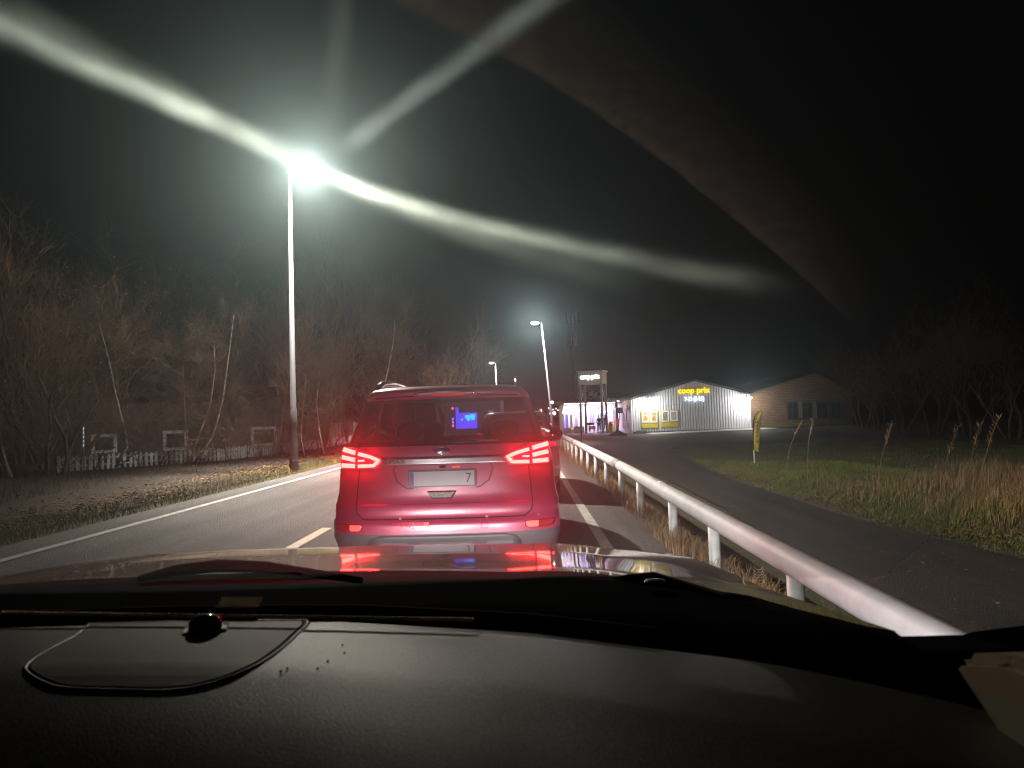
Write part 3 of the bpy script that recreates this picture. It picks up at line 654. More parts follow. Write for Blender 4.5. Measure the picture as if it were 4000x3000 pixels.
for dz, c in ((.42, 0), (-.06, 1), (.05, 1), (-.18, 0)):
    part('side_marker', MB().ellip((vx-.44, 24.5, 1.35+dz), (.035, .03, .045), 10, 8), EM('marker red', (1, .05, .15), 9) if c == 0 else EM('marker blue', (.12, .15, 1), 6), van, smooth=True)
for x in (-.6, 1.1):
    for y in (25.3, 29.6): wheel(van, vx+x, y, .03, .36, .22)

# ------------------------------------------------------------------ fences and houses on the left
wood_w = M('weathered white wood', (.60, .63, .68), .7, noise=(6, .4), bump=(30, .4, .01), col2=(.3, .31, .32))
wood_g = M('weathered grey wood', (.20, .17, .16), .8, noise=(6, .4), bump=(30, .4, .01))
def picket_fence(pts, h, sp, w, mat, label, top=True, gap=None):
    z0 = float(gz(*pts[0])); t = thing('picket_fence', label, 'fence', (pts[0][0], pts[0][1], z0))
    o0 = None
    if top: pm = MB().prism([(-w/2, 0), (w/2, 0), (w/2, h-.03), (0, h), (-w/2, h-.03)], 1, -.01, .01)
    else: pm = MB().box((0, 0, h/2), (w, .02, h))
    for a, b in zip(pts[:-1], pts[1:]):
        A = Vector((*a, 0)); Bv = Vector((*b, 0)); d = Bv-A; n = int(d.length/sp); ang = math.atan2(d.y, d.x)
        za, zb = float(gz(a[0], a[1])), float(gz(b[0], b[1]))
        for rz_ in (.12, h-.14):
            part('rail', MB().tube([(A.x, A.y+.02, za+rz_), (Bv.x, Bv.y+.02, zb+rz_)], .022, 4), mat, t)
        for i in range(n):
            p = A+d*((i+.5)/n)
            if random.random() < .03: continue
            if o0 is None: o = o0 = part('picket', pm, mat, None); o.parent = t
            else: o = copy_part(o0, (0, 0, 0))
            o.location = (p.x-t.location.x, p.y-t.location.y-.01, float(gz(p.x, p.y))-.05-t.location.z+random.uniform(-.015, .02)); o.rotation_euler = (random.uniform(-.03, .03), random.uniform(-.05, .05), ang+random.uniform(-.05, .05))
            o.scale = (random.uniform(.85, 1.1), 1, random.uniform(.95, 1.05))
    return t
picket_fence([(-12.0, 18.0), (-11.2, 19.6), (-10.4, 21.2), (-9.75, 22.6), (-9.35, 26), (-9.1, 31), (-9.4, 37), (-9.9, 44)], .44, .15, .095, wood_w, 'low white picket fence below the bare birches on the left')
picket_fence([(-15.0, 16.2), (-12.15, 16.0)], .62, .15, .11, wood_w, 'short broken piece of white picket fence at the far left')
picket_fence([(-10.6, 33.0), (-9.8, 38), (-9.4, 45)], 1.15, .17, .09, wood_g, 'taller grey picket fence further off behind the lamp post', top=False)
siding_m = M('dark brown siding', (.13, .115, .11), .8, noise=(5, .4), bump=(30, .3, .01))
def house_left():
    A = atY(70, 960, 25.0); Bp = atY(640, 940, 31.5); A.z = Bp.z = 0
    d = (Bp-A); L = d.length; X = d.normalized(); N = Vector((-X.y, X.x, 0)); ang = math.atan2(X.y, X.x)
    t = thing('house', 'low dark timber house with white window frames behind the picket fence', 'house', (A.x, A.y, .1))
    c = A+X*(L/2)+N*3
    part('wall', MB().box((c.x, c.y, 1.3), (L, 6, 2.6), rz=ang), siding_m, t)
    o0 = None
    for i in range(13):
        p = A+X*(L/2)-N*.015; 
        part('siding_board', MB().box((p.x, p.y, .12+.19*i), (L, .03, .165), rz=ang, rx=R(4)), siding_m, t)
    rm = MB(); zt = 2.6
    P = [A-X*.4-N*.6, A-X*.4+N*3, A-X*.4+N*6.6]; Q = [v+X*(L+.8) for v in P]
    for k, (p, q) in enumerate(zip(P, Q)): p.z = q.z = zt if k != 1 else zt+1.6
    vs = P+Q; vs2 = [v+Vector((0, 0, .15)) for v in vs]
    rm.add(vs+vs2, [(0, 1, 4, 3), (1, 2, 5, 4), (6, 9, 10, 7), (7, 10, 11, 8), (0, 3, 9, 6), (2, 8, 11, 5), (0, 6, 7, 1), (1, 7, 8, 2), (3, 4, 10, 9), (4, 5, 11, 10)])
    part('roof', rm, M('dark roof', (.03, .028, .027), .8), t)
    for pxa, pxb, pya, pyb in ((196, 252, 937, 980), (351, 404, 929, 974), (541, 596, 921, 965)):
        # intersect rays with the wall plane
        def onwall(px, py):
            r = ray(px, py); k = (A-EYE).dot(N)/r.dot(N); return EYE+r*k
        a = onwall(pxa, pyb); b = onwall(pxb, pya); w = (b-a).dot(X); h = b.z-a.z; m = (a+b)/2-N*.06
        f = MB(); fw_ = .12
        for dx, dz, ww, hh in ((0, h/2-fw_/2, w, fw_), (0, -h/2+fw_/2, w, fw_), (-w/2+fw_/2, 0, fw_, h-2*fw_), (w/2-fw_/2, 0, fw_, h-2*fw_)):
            q = m+X*dx; f.box((q.x, q.y, m.z+dz), (ww, .07, hh), rz=ang)
        fo = part('window', f, M('white window frame', (.85, .88, .95), .6), t)
        part('pane', MB().box((m.x, m.y, m.z), (w-2*fw_, .02, h-2*fw_), rz=ang), M('dark pane', (.03, .032, .035), .1), fo)
house_left()
def stake(px, py, Y, h, mat, label, r=.02, bands=None):
    p = atY(px, py, Y); z0 = float(gz(p.x, p.y)); t = thing('marker_stake', label, 'stake', (p.x, p.y, z0))
    part('shaft', MB().tube([(p.x, p.y, z0-.1), (p.x+.01, p.y, z0+h)], r, 8), mat, t)
    if bands:
        for a, b in bands: part('reflector_band', MB().tube([(p.x, p.y, z0+a), (p.x, p.y, z0+b)], r*1.35, 8), M('reflector white', (.8, .85, .9), .3, emit=(.8, .9, 1), estr=.35), t)  # slight glow put into the white; the band is no lamp
stake(181, 1000, 18.3, 1.15, M('stake grey', (.3, .3, .3), .6), 'grey stake with white reflector dashes beside the house window', .016, [(.62, .70), (.74, .80), (.84, .92), (.96, 1.04), (1.06, 1.13)])
stake(614, 940, 27.5, 1.1, M('stake red', (.30, .04, .03), .6), 'thin red snow marker stake just left of the lamp post', .022)
stake(1256, 953, 36, 1.35, black_m, 'thin black stake leaning behind the guard rail in front of the shop', .02)

# ------------------------------------------------------------------ trees
bark_m = M('grey brown bark', (.15, .11, .08), .9, noise=(8, .5), bump=(30, .5, .01), col2=(.06, .045, .036))
birch_m = M('birch bark', (.50, .42, .35), .8, noise=(7, .6), bump=(30, .3, .01), col2=(.16, .12, .10))
twig_m = M('twigs', (.19, .125, .085), .9, spec=.05)
btwig_m = M('birch twigs', (.16, .115, .085), .9, spec=.05)
tleaf_m = M('last yellow leaves', (.75, .62, .34), .6)
def grow(rnd, p, d, L, r, depth, segs, out, tips, spread, up):
    n = 5 if depth < 2 else (3 if depth < 4 else 2)
    pts = [p]; rr = [r]
    for i in range(n):
        d = (d + Vector((rnd.gauss(0, .17), rnd.gauss(0, .17), rnd.gauss(0, .10)+up))).normalized()
        p = p+d*(L/n); pts.append(p); rr.append(max(.003, r*(1-.42*(i+1)/n)))
    out.append((pts, rr, depth))
    if depth >= segs: tips.append(p); return
    kids = rnd.randint(3, 4) if depth < segs-1 else rnd.randint(3, 4)
    for k in range(kids):
        j = rnd.randint(1, n); q = pts[j]; a = rnd.random()*6.28; s = spread*(.6+.7*rnd.random())
        o = d.orthogonal().normalized(); o.rotate(Matrix.Rotation(a, 3, d))
        nd = (d*math.cos(s)+o*math.sin(s)).normalized()
        grow(rnd, q, nd, L*rnd.uniform(.55, .8), rr[j]*rnd.uniform(.45, .65), depth+1, segs, out, tips, spread, up)
def make_tree(seed, h, stems, r, trunk_mat, label, spread=.62, lean=.15, leafy=0, segs=4, up=.05, name='bare_tree', cat='tree', twr=1.0, fan=1):
    rnd = random.Random(seed); out = []; tips = []
    for s in range(stems):
        a = rnd.random()*6.28; d = Vector((math.cos(a)*lean*fan, math.sin(a)*lean*fan, 1)).normalized()
        grow(rnd, Vector((math.cos(a)*.12*stems*.5, math.sin(a)*.12*stems*.5, -.15)), d, h*.42*rnd.uniform(.8, 1.1), r*rnd.uniform(.7, 1), 0, segs, out, tips, spread, up)
    t = thing(name, label, cat)
    cm = MB()
    for pts, rr, dep in out:
        if dep == 0: part('trunk', MB().tube(pts, rr, 8, False), trunk_mat, t, smooth=True)
        elif dep <= 2: cm.tube(pts, [x*.62 for x in rr], 4, False)
        else: cm.tube(pts, [max(.0028, x*.75)*twr for x in rr], 3, False)
    part('crown', cm, twig_m if trunk_mat is not birch_m else btwig_m, t)
    if leafy:
        lm = MB()
        for p in rnd.sample(tips, min(leafy, len(tips))):
            a = rnd.random()*6.28; s = rnd.uniform(.02, .035); u = Vector((math.cos(a), math.sin(a), rnd.uniform(-.6, .6)))*s; w = Vector((-math.sin(a), math.cos(a), rnd.uniform(-1, .3)))*s*.7
            q = p+Vector((rnd.gauss(0, .03), rnd.gauss(0, .03), -.02)); lm.add([q-u, q-w, q+u, q+w], [(0, 1, 2, 3)])
        part('leaves', lm, tleaf_m, t)
    return t
def place(t, px, Y, label=None, s=1, rz=0, first=False):
    p = atY(px, 950, Y); z = float(gz(p.x, p.y))-.03
    if first: t.location = (p.x, p.y, z); t.rotation_euler = (0, 0, rz); t.scale = (s,)*3; return t
    return dup(t, (p.x, p.y, z), rz, label, s)
alder = make_tree(11, 7.6, 5, .085, bark_m, 'dense bare multi-stemmed tree at the left, thick dark stems by the gap in the fence', .55, .28, 0, 5)
place(alder, 120, 17.3, s=.80, first=True)
sal = make_tree(23, 7.0, 4, .07, bark_m, 'bare tree with a wide rounded crown still holding a few pale leaves', .66, .34, 260, 5)
place(sal, 300, 33.0, s=1.25, first=True)
thin = make_tree(31, 8.5, 3, .05, bark_m, 'thin bare saplings behind the lamp post', .38, .12, 0, 4, .08)
place(thin, 690, 26, first=True)
bush = make_tree(41, 2.6, 9, .022, bark_m, 'low tangled bare bush on the bank behind the picket fence', .7, .6, 0, 3, .03, name='bare_bush', cat='bush')
place(bush, 325, 19.9, s=.6, first=True)
def G(o, g): o['group'] = g; return o
for o in (alder, sal, thin): o['group'] = 'bare trees along the left side'
bush['group'] = 'bare bushes by the picket fence'
L1 = [(alder, -10, 18.5, .85, 1, 'bare multi-stemmed tree at the left picture edge'), (alder, 60, 23, 1.0, 2.1, 'bare tree rising behind the broken piece of fence'), (sal, 150, 22.5, 1.0, .7, 'bare tree with pale leaves standing behind the reflector stake'),
      (sal, 420, 36, 1.25, 2.9, 'bare broad tree between the two house windows'), (alder, 500, 30, .95, 4.0, 'bare tree over the right end of the dark house'), (thin, 590, 24, .75, 1.2, 'slender bare saplings left of the lamp post'),
      (thin, 760, 31, 1.0, 3.3, 'tall thin bare tree behind the grey picket fence'), (sal, 830, 38, 1.05, .4, 'bare tree over the left roof rail of the red car'), (thin, 890, 42, 1.1, 5.0, 'thin bare tree above the red car roof'),
      (alder, 960, 55, 1.2, 3.6, 'distant bare tree above the middle of the red car roof'), (thin, 800, 27, .8, 2.2, 'young bare tree beside the left rear pillar of the red car'), (alder, 700, 44, 1.2, .2, 'large bare tree far behind the lamp post'),
      (thin, 1030, 70, 1.3, 1.9, 'far thin bare tree left of the most distant street lamp'), (alder, 610, 36, 1.1, 5.6, 'bare tree behind the house and the lamp post'), (sal, 250, 33, 1.3, 4.4, 'tall bare tree behind the dark house roof'), (alder, 380, 40, 1.6, 5.1, 'tallest bare tree far behind the dark house')]
for o, px, Y, s, rz, lb in L1: place(o, px, Y, lb, s, rz)
L2 = [(90, 17.6, .9, 1, 'tangled bush in the gap between the two white fences'), (160, 18.5, .8, 2, 'bush in front of the reflector stake'), (425, 22.5, .45, 3, 'bush under the second house window'), (520, 23.5, .9, 4, 'bush at the fence left of the lamp post'),
      (600, 24.5, .8, 5, 'bush at the fence right beside the lamp post'), (690, 29, 1.1, .5, 'bush before the grey picket fence'), (745, 33, 1.2, 1.5, 'bush beside the left tail lamp of the red car'), (20, 17.8, 1.2, 2.5, 'bush at the left picture edge behind the broken fence'), (240, 20.4, .45, .9, 'small bush under the first house window'), (640, 27, .9, 2.8, 'bush behind the red stake')]
for px, Y, s, rz, lb in L2: place(bush, px, Y, lb, s, rz)
# individual birches with white crooked stems
def birch(stems, label):
    base = stems[0][0][0]; t = thing('birch_tree', label, 'tree', base, 'young birches at the fence')
    cm = MB(); rnd = random.Random(len(label))
    for pts, r in stems:
        pts = [Vector(p) for p in pts]; rr = [r*(1-.88*i/(len(pts)-1)) for i in range(len(pts))]; part('trunk', MB().tube(pts, rr, 8), birch_m, t, smooth=True)
        for k in range(30):
            s = rnd.uniform(.25, 1)*(len(pts)-1); i = min(int(s), len(pts)-2); p = pts[i].lerp(pts[i+1], s-i); a = rnd.random()*6.28
            out = []; tips = []; grow(rnd, p, Vector((math.cos(a), math.sin(a), .5)).normalized(), .75, .011, 2, 5, out, tips, .55, .05)
            for q, qq, dd in out: cm.tube(q, [max(.0022, x*.6) for x in qq], 3, False)
    part('crown', cm, M('birch twigs'), t)
def P3(Y, *pp): return [tuple(atY(x, y, Y)) for x, y in pp]
birch([(P3(18.8, (250, 1010), (262, 985), (275, 965), (272, 940), (262, 900), (250, 850), (240, 800), (228, 750), (215, 700)), .045), (P3(18.8, (250, 1010), (285, 985), (300, 960), (312, 930)), .02)], 'crooked birch with one bent white stem beside the first house window')
birch([(P3(20.5, (420, 1000), (440, 975), (458, 945), (470, 910), (482, 860), (490, 800), (498, 740), (505, 680)), .045), (P3(20.5, (412, 1000), (420, 965), (440, 915), (455, 870), (465, 800), (462, 740)), .04), (P3(20.5, (408, 1000), (405, 960), (400, 900), (398, 840), (395, 780)), .03), (P3(20.5, (425, 1002), (450, 985), (470, 962)), .02)], 'birch with several white stems fanning out beside the second house window')
birch([(P3(17.0, (48, 1032), (75, 1010), (105, 985), (120, 955), (132, 935), (150, 900)), .035)], 'lone thin white birch stem curving to the right by the fence gap')
birch([(P3(16.6, (25, 1035), (12, 1000), (0, 950), (-8, 900), (-14, 820)), .055)], 'white birch trunk at the left picture edge before the broken fence')
birch([(P3(25, (815, 990), (818, 930), (825, 860), (838, 800), (850, 740), (853, 690)), .05)], 'pale slender birch rising behind the left edge of the red car')
birch([(P3(23.5, (658, 985), (650, 940), (655, 880), (662, 810)), .03), (P3(23.5, (700, 980), (690, 930), (684, 870), (690, 800)), .03)], 'pair of pale thin birch stems right of the lamp post')
rt = [(1870, 62, 1.1, .3, 'bare tree beside the right end of the brick building'), (1900, 56, 1.0, 1.3, 'second bare tree right of the brick building'), (1950, 50, 1.1, 2.3, 'bare tree in the dark beyond the dry grass'), (2020, 45, 1.0, 3.3, 'bare tree standing behind the tall reeds'), (2100, 42, 1.1, 4.3, 'bare tree deep in the dark on the right'), (2190, 38, 1.1, 5.3, 'bare tree at the right picture edge')]
for px, Y, s, rz, lb in rt: place(alder if px != 1900 else sal, px, Y, lb, s, rz)['group'] = 'bare trees in the dark on the right'

# ------------------------------------------------------------------ shop
SY = 72.0
def F2(x, y): return ((x), (y))
def PS(px, py, Y=SY): return atY(px/K, py/K, Y)      # photo pixels
g0 = PS(2472, 1697); g1 = PS(2938, 1674)
shop = thing('shop_building', 'grey corrugated shop hall with a gable front and lit yellow lettering', 'building', (g0.x, SY, g0.z))
eL = PS(2469, 1558); eR = PS(2930, 1538); ap = PS(2712, 1487)
x0, x1 = g0.x, eR.x; zb = -.75; rise = ap.z; xa = ap.x
def roofz(x): return eL.z+(rise-eL.z)*(x-x0)/(xa-x0) if x < xa else rise+(eR.z-rise)*(x-xa)/(x1-xa)
clad_m = M('grey corrugated sheet', (.62, .62, .67), .45, metal=.25, noise=(1.3, .12))
mb = MB(); n = int((x1-x0)/.26); top = []; bot = []
for i in range(n):
    for fx, dy in ((0, 0), (.30, 0), (.42, -.06), (.88, -.06), (1.0, 0)):
        if fx == 1.0 and i < n-1: continue
        x = x0+(x1-x0)*(i+fx)/n; bot.append((x, SY+dy, PS(2472, 1690).z+.05+(x-x0)*.004)); top.append((x, SY+dy, roofz(x)-.05))
mb.grid([bot, top]); part('cladding', mb, clad_m, shop)
# hall volume behind the sheet, side walls, roof
vol = MB(); D = 26
vol.prism([(x0, zb), (x1, zb), (x1, eR.z-.08), (xa, rise-.08), (x0, eL.z-.08)], 1, SY+.08, SY+D); part('wall', vol, M('hall wall', (.28, .28, .30), .7), shop)
part('plinth', MB().box(((x0+x1)/2, SY+.03, zb+.15), (x1-x0, .14, .55)), M('plinth dark', (.05, .05, .05), .8), shop)
rf = MB(); rf.prism([(x0-.25, eL.z-.02), (xa, rise+.03), (x1+.2, eR.z-.02), (x1+.2, eR.z+.10), (xa, rise+.17), (x0-.25, eL.z+.10)], 1, SY-.25, SY+D+.2); part('roof', rf, M('roof dark', (.06, .06, .065), .6), shop)
yel_m = EM('yellow letters', (1, .66, .006), 1.5); wht_m = EM('white letters', (.62, .80, 1.0), 2.6)
def wall_text(name, s, m, a, b, Y, par, bold=.02):
    A_ = PS(*a, Y); B_ = PS(*b, Y); return text_part(name, s, m, par, (A_.x, Y, A_.z), (1, 0, 0), (0, 0, 1), width=B_.x-A_.x, height=B_.z-A_.z, depth=.12, bold=bold)
wall_text('sign_lettering', 'coop prix', yel_m, (2650, 1545), (2773, 1512), SY-.22, shop)
wall_text('opening_hours', '7-23 (8-21)', wht_m, (2675, 1572), (2750, 1548), SY-.22, shop, .012)
# wall lamps
def wall_lamp(px, py, label, e, par, aim=(0, -.2, -1)):
    p = PS(px, py, SY-1.15); t = thing('wall_lamp', label, 'lamp', (p.x, SY, p.z), 'lamps on the shop wall')
    part('arm', MB().tube([(p.x+.05, SY-.06, p.z+.2), (p.x+.05, p.y, p.z+.12)], .03, 8), steel_m, t)
    hd = part('lamp_head', MB().box((p.x, p.y, p.z+.08), (.5, .35, .1)), steel_m, t, bevel=.02)
    part('lens', MB().box((p.x, p.y, p.z+.02), (.42, .28, .03)), EM('wall lamp glow', (1, .98, .93), 45), hd)
    L = bpy.data.lights.new('lamp_light', 'POINT'); L.energy = e; L.shadow_soft_size = .15; L.color = (1, .97, .90)
    lo = bpy.data.objects.new('lamp_light', L); COL.objects.link(lo); lo.parent = hd; lo.location = (0+p.x-t.location.x, p.y-.3-t.location.y, -.12); lo.rotation_euler = Vector(aim).to_track_quat('-Z', 'Y').to_euler()
wall_lamp(2535, 1568, 'bright lamp over the yellow poster boards', 480, shop)
wall_lamp(2927, 1556, 'bright lamp at the corner where the grey hall meets the brick wall', 600, shop)
# poster boards
ybd = M('yellow board', (.50, .42, .03), .5, noise=(2, .15)); wfr = M('white frame', (.75, .76, .78), .4)
def board(a, b, panes, label, post):
    A_ = PS(*a); B_ = PS(*b); t = thing('poster_board', label, 'notice board', (A_.x, SY-.1, B_.z), 'yellow poster boards')
    c = (A_+B_)/2; part('backboard', MB().box((c.x, SY-.12, c.z), (B_.x-A_.x, .06, A_.z-B_.z)), ybd, t)
    for i, (pa, pb) in enumerate(panes):
        p, q = PS(*pa), PS(*pb); w, h = q.x-p.x, p.z-q.z; m = (p+q)/2; f = MB()
        for dx, dz, ww, hh in ((0, h/2-.05, w, .1), (0, -h/2+.05, w, .1), (-w/2+.05, 0, .1, h-.2), (w/2-.05, 0, .1, h-.2)): f.box((m.x+dx, SY-.18, m.z+dz), (ww, .06, hh))
        fo = part('frame', f, wfr, t); part('poster', MB().box((m.x, SY-.17, m.z), (w-.2, .02, h-.2)), post[i], fo)
        if i < 2 and post[i].name.startswith('food'):
            part('poster_print', MB().ellip((m.x, SY-.185, m.z-.1), (w*.28, .01, h*.2), 12, 6), M('food print', (.40, .20, .05), .5), fo); part('poster_print', MB().box((m.x, SY-.185, m.z+h*.28), (w*.6, .01, h*.12)), M('food print red', (.45, .10, .03), .5), fo)
food = M('food poster', (.60, .52, .36), .4, noise=(3, .5), col2=(.35, .25, .12)); grey = M('grey poster', (.30, .31, .33), .3, noise=(2.5, .6), col2=(.10, .10, .11))
board((2503, 1604), (2571, 1670), [((2506, 1607), (2534, 1650)), ((2538, 1607), (2567, 1650))], 'left yellow poster board with two food posters', [food, food])
board((2579, 1603), (2649, 1666), [((2584, 1605), (2612, 1647)), ((2616, 1605), (2646, 1645))], 'right yellow poster board with two grey posters', [grey, M('pale poster', (.42, .42, .44), .3, noise=(2, .3))])
# ---- entrance annex: lit timber wall set back, return wall with posters
AY = 79.0
ax0 = PS(2201, 1680, AY).x; ax1 = PS(2408, 1680, AY).x; az0 = PS(2300, 1690, AY).z-.1; az1 = PS(2300, 1577, AY).z
annex = thing('shop_annex', 'low white timber shop entrance lit from under its eaves', 'building', (ax0, AY, az0))
twm = M('white timber cladding', (.62, .60, .60), .6, noise=(4, .08))
part('wall', MB().box(((ax0+ax1)/2, AY+4.1, (az0+az1)/2), (ax1-ax0, 8, az1-az0)), twm, annex)
nb = int((ax1-ax0)/.36)
b0 = part('cladding_board', MB().box((0, 0, 0), (.33, .04, az1-az0)), twm, None, bevel=.01); b0.parent = annex
for i in range(nb):
    o = b0 if i == 0 else copy_part(b0, (0, 0, 0)); o.location = ((i+.5)*(ax1-ax0)/nb, .07, (az1-az0)/2)
part('roof', MB().box(((ax0+ax1)/2+.3, AY+3.2, az1+.22), (ax1-ax0+1.4, 10.4, .28)), M('roof dark'), annex)
part('gutter', MB().tube([(ax0-.6, AY-2.05, az1+.12), (ax1+.6, AY-2.05, az1+.12)], .08, 8), steel_m, annex)
part('downpipe', MB().tube([(ax1-.25, AY-1.9, az1+.05), (ax1-.25, AY-1.2, az1-.5), (ax1-.25, AY-.1, az1-.7), (ax1-.25, AY-.1, az0)], .05, 8), steel_m, annex)
part('eaves_light', MB().box(((ax0+ax1)/2, AY-.8, az1+.05), (ax1-ax0-.3, .12, .05)), EM('eaves strip', (1, .80, .66), 16), annex)
def opening(a, b, m, nm, fm=None, mull=0, Y=AY):
    p, q = PS(*a, Y), PS(*b, Y); c = (p+q)/2; w, h = q.x-p.x, p.z-q.z
    f = MB()
    for dx, dz, ww, hh in ((0, h/2, w+.1, .1), (0, -h/2, w+.1, .1), (-w/2, 0, .1, h-.1), (w/2, 0, .1, h-.1)): f.box((c.x+dx, Y-.02, c.z+dz), (ww, .14, hh))
    for k in range(mull): f.box((c.x-w/2+w*(k+1)/(mull+1), Y-.03, c.z), (.06, .1, h-.1))
    fo = part(nm, f, fm or twm, annex); part('pane', MB().box((c.x, Y+.01, c.z), (w-.1, .04, h-.1)), m, fo); return fo
lit_blue = EM('lit window bluish', (.22, .24, .95), .75); lit_dim = EM('lit window dim', (.55, .50, .35), .4); lit_in = EM('lit doorway', (.45, .55, 1.0), .8); violet = M('violet notice', (.10, .09, .35), .5, emit=(.15, .12, .8), estr=.25)
opening((2205, 1617), (2222, 1675), violet, 'window'); opening((2224, 1617), (2239, 1675), lit_dim, 'window')
opening((2243, 1606), (2260, 1673), M('shutter grey', (.42, .41, .44), .5), 'shutter'); 
sh = PS(2251, 1640, AY)
part('shutter_slat', (lambda m: ([m.box((sh.x, AY-.06, PS(2251, 1608+i*4.6, AY).z), (.42, .05, .06)) for i in range(14)], m)[1])(MB()), M('shutter grey'), annex)
opening((2300, 1614), (2325, 1662), lit_blue, 'window', mull=2); opening((2301, 1592), (2324, 1609), M('vent grille', (.5, .48, .48), .5), 'vent')
opening((2333, 1612), (2352, 1683), lit_in, 'glass_door', mull=1); opening((2354, 1612), (2372, 1683), lit_in, 'glass_door', mull=1)
opening((2333, 1582), (2372, 1609), EM('transom glow', (1, .75, .55), .8), 'transom_window', mull=3)
for a, b, c in ((2240, 2244, 0), (2326, 2331, 0)):
    p = PS(a, 1600, AY); part('pilaster', MB().box((p.x, AY-.03, (az0+az1)/2), (.14, .12, az1-az0)), twm, annex)
L = bpy.data.lights.new('eaves_lamp', 'AREA'); L.shape = 'RECTANGLE'; L.size = ax1-ax0-.5; L.size_y = .2; L.energy = 620; L.color = (.86, .72, 1.0)
lo = bpy.data.objects.new('eaves_lamp', L); COL.objects.link(lo); lo.parent = annex; lo.location = ((ax1-ax0)/2, -1.0, az1-az0-.02)
# return wall towards the hall
rw = thing('porch_wall', 'pink-lit side wall with posters and a red round sign beside the hall corner', 'wall', (x0, SY, az0))
pa = Vector((ax1+.1, AY-1.5, 0)); pb = Vector((x0-.02, SY-.02, 0)); dd = pb-pa; rang = math.atan2(dd.y, dd.x); c = (pa+pb)/2
rh = PS(2469, 1562).z
part('wall_panel', MB().box((c.x, c.y, (rh+az0)/2), (dd.length, .12, rh-az0), rz=rang), twm, rw)
nrm = Vector((dd.y, -dd.x, 0)).normalized()
if nrm.x > 0: nrm = -nrm
def onret(px, py):
    r = ray(px/K, py/K); k = (pa+nrm*.08-EYE).dot(nrm)/r.dot(nrm); return EYE+r*k
def retbox(nm, a, b, m, par, th=.05, o=.02):
    p, q = onret(*a), onret(*b); m_ = (p+q)/2+nrm*o; return part(nm, MB().box((m_.x, m_.y, m_.z), ((q-p).xy.length, th, abs(p.z-q.z)), rz=rang), m, par)
retbox('sign_panel', (2442, 1584), (2460, 1607), M('sign black', (.03, .02, .02), .4), rw)
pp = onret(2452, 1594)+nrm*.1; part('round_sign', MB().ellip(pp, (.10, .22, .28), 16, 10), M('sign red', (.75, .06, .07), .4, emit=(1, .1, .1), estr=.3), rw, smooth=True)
for a, b in (((2430, 1611), (2438, 1650)), ((2440, 1611), (2449, 1650))): retbox('poster', a, b, M('pink poster', (.6, .5, .5), .4, noise=(3, .5), col2=(.35, .15, .18)), rw)
retbox('notice', (2432, 1652), (2455, 1672), M('tan notice', (.45, .30, .16), .5), rw)
pl_ = onret(2430, 1572); part('bracket', MB().tube([pl_, pl_+nrm*.3+Vector((0, 0, -.05)), pl_+nrm*.9+Vector((0, 0, -.05)), pl_+nrm*.95+Vector((0, 0, -.4))], .03, 6), steel_m, rw)
L = bpy.data.lights.new('porch_lamp', 'POINT'); L.energy = 180; L.color = (1, .72, .62); L.shadow_soft_size = .1
lo = bpy.data.objects.new('porch_lamp', L); COL.objects.link(lo); lo.parent = rw; q = onret(2440, 1566)+nrm*.7; lo.location = q-rw.location
part('porch_lamp_shade', MB().ellip(q, (.12, .12, .08), 12, 8), EM('porch glow', (1, .8, .65), 6), rw, smooth=True)
part('side_roof', MB().box((c.x-.6, c.y, rh+.12), (2.6, dd.length, .16), rz=0), M('roof dark'), rw)
# globe lamps by the door
for px, py, lb in ((2359, 1570, 'globe lamp on the left sign tower leg'), (2386, 1584, 'globe lamp beside the downpipe'), (2201, 1612, 'green-white globe lamp at the left corner of the entrance')):
    p = PS(px, py, AY-1.2); t = thing('globe_lamp', lb, 'lamp', tuple(p), 'globe lamps at the shop entrance')
    part('globe', MB().ellip(p, (.15, .15, .15), 12, 8), EM('globe glow '+str(px), (1, .75, .6) if px > 2300 else (.6, 1, .75), 4), t, smooth=True)
    part('bracket', MB().tube([p+Vector((0, .1, 0)), p+Vector((0, 1.1, .1))], .025, 6), steel_m, t)
# ---- sign tower
TY = 71.5; tb = PS(2322, 1690, TY)
tower = thing('sign_tower', 'steel lattice tower carrying a lit shop sign box on top', 'sign', (tb.x, TY, tb.z))
th = R(-18); wT = 2.15; Rm = Matrix.Rotation(th, 3, 'Z')
zt0 = PS(2330, 1500, TY).z; zt1 = PS(2330, 1453, TY).z; zg = tb.z-.1
def T(x, y, z): v_ = Rm @ Vector((x, y, 0)); return Vector((tb.x+v_.x, TY+v_.y, z))
tow_m = M('tower steel', (.32, .30, .32), .5, metal=.3)
for sx in (-1, 1):
    for sy in (-1, 1):
        v_ = T(sx*wT/2, sy*wT/2, 0); part('leg', MB().box((v_.x, v_.y, (zg+zt1)/2), (.2, .2, zt1-zg), rz=th), tow_m, tower)
zc0, zc1 = PS(2330, 1578, TY).z, zt0-.05
for s1, s2 in (((-1, -1), (1, -1)), ((-1, -1), (-1, 1)), ((1, -1), (1, 1)), ((-1, 1), (1, 1))):
    a0, a1 = T(s1[0]*wT/2, s1[1]*wT/2, zc0), T(s2[0]*wT/2, s2[1]*wT/2, zc1); b0_, b1_ = T(s1[0]*wT/2, s1[1]*wT/2, zc1), T(s2[0]*wT/2, s2[1]*wT/2, zc0)
    part('brace', MB().tube([a0, a1], .035, 6), tow_m, tower); part('brace', MB().tube([b0_, b1_], .035, 6), tow_m, tower)
    mid = (a0+a1)/2; dirn = (Vector(a1)-Vector(b0_)); dirn.z = 0; dirn.normalize()
    part('brace_ring', MB().tube([mid+dirn*.14*math.cos(2*math.pi*k/14)+Vector((0, 0, .14*math.sin(2*math.pi*k/14))) for k in range(15)], .035, 6, False), M('ring pale', (.55, .55, .58), .4), tower)
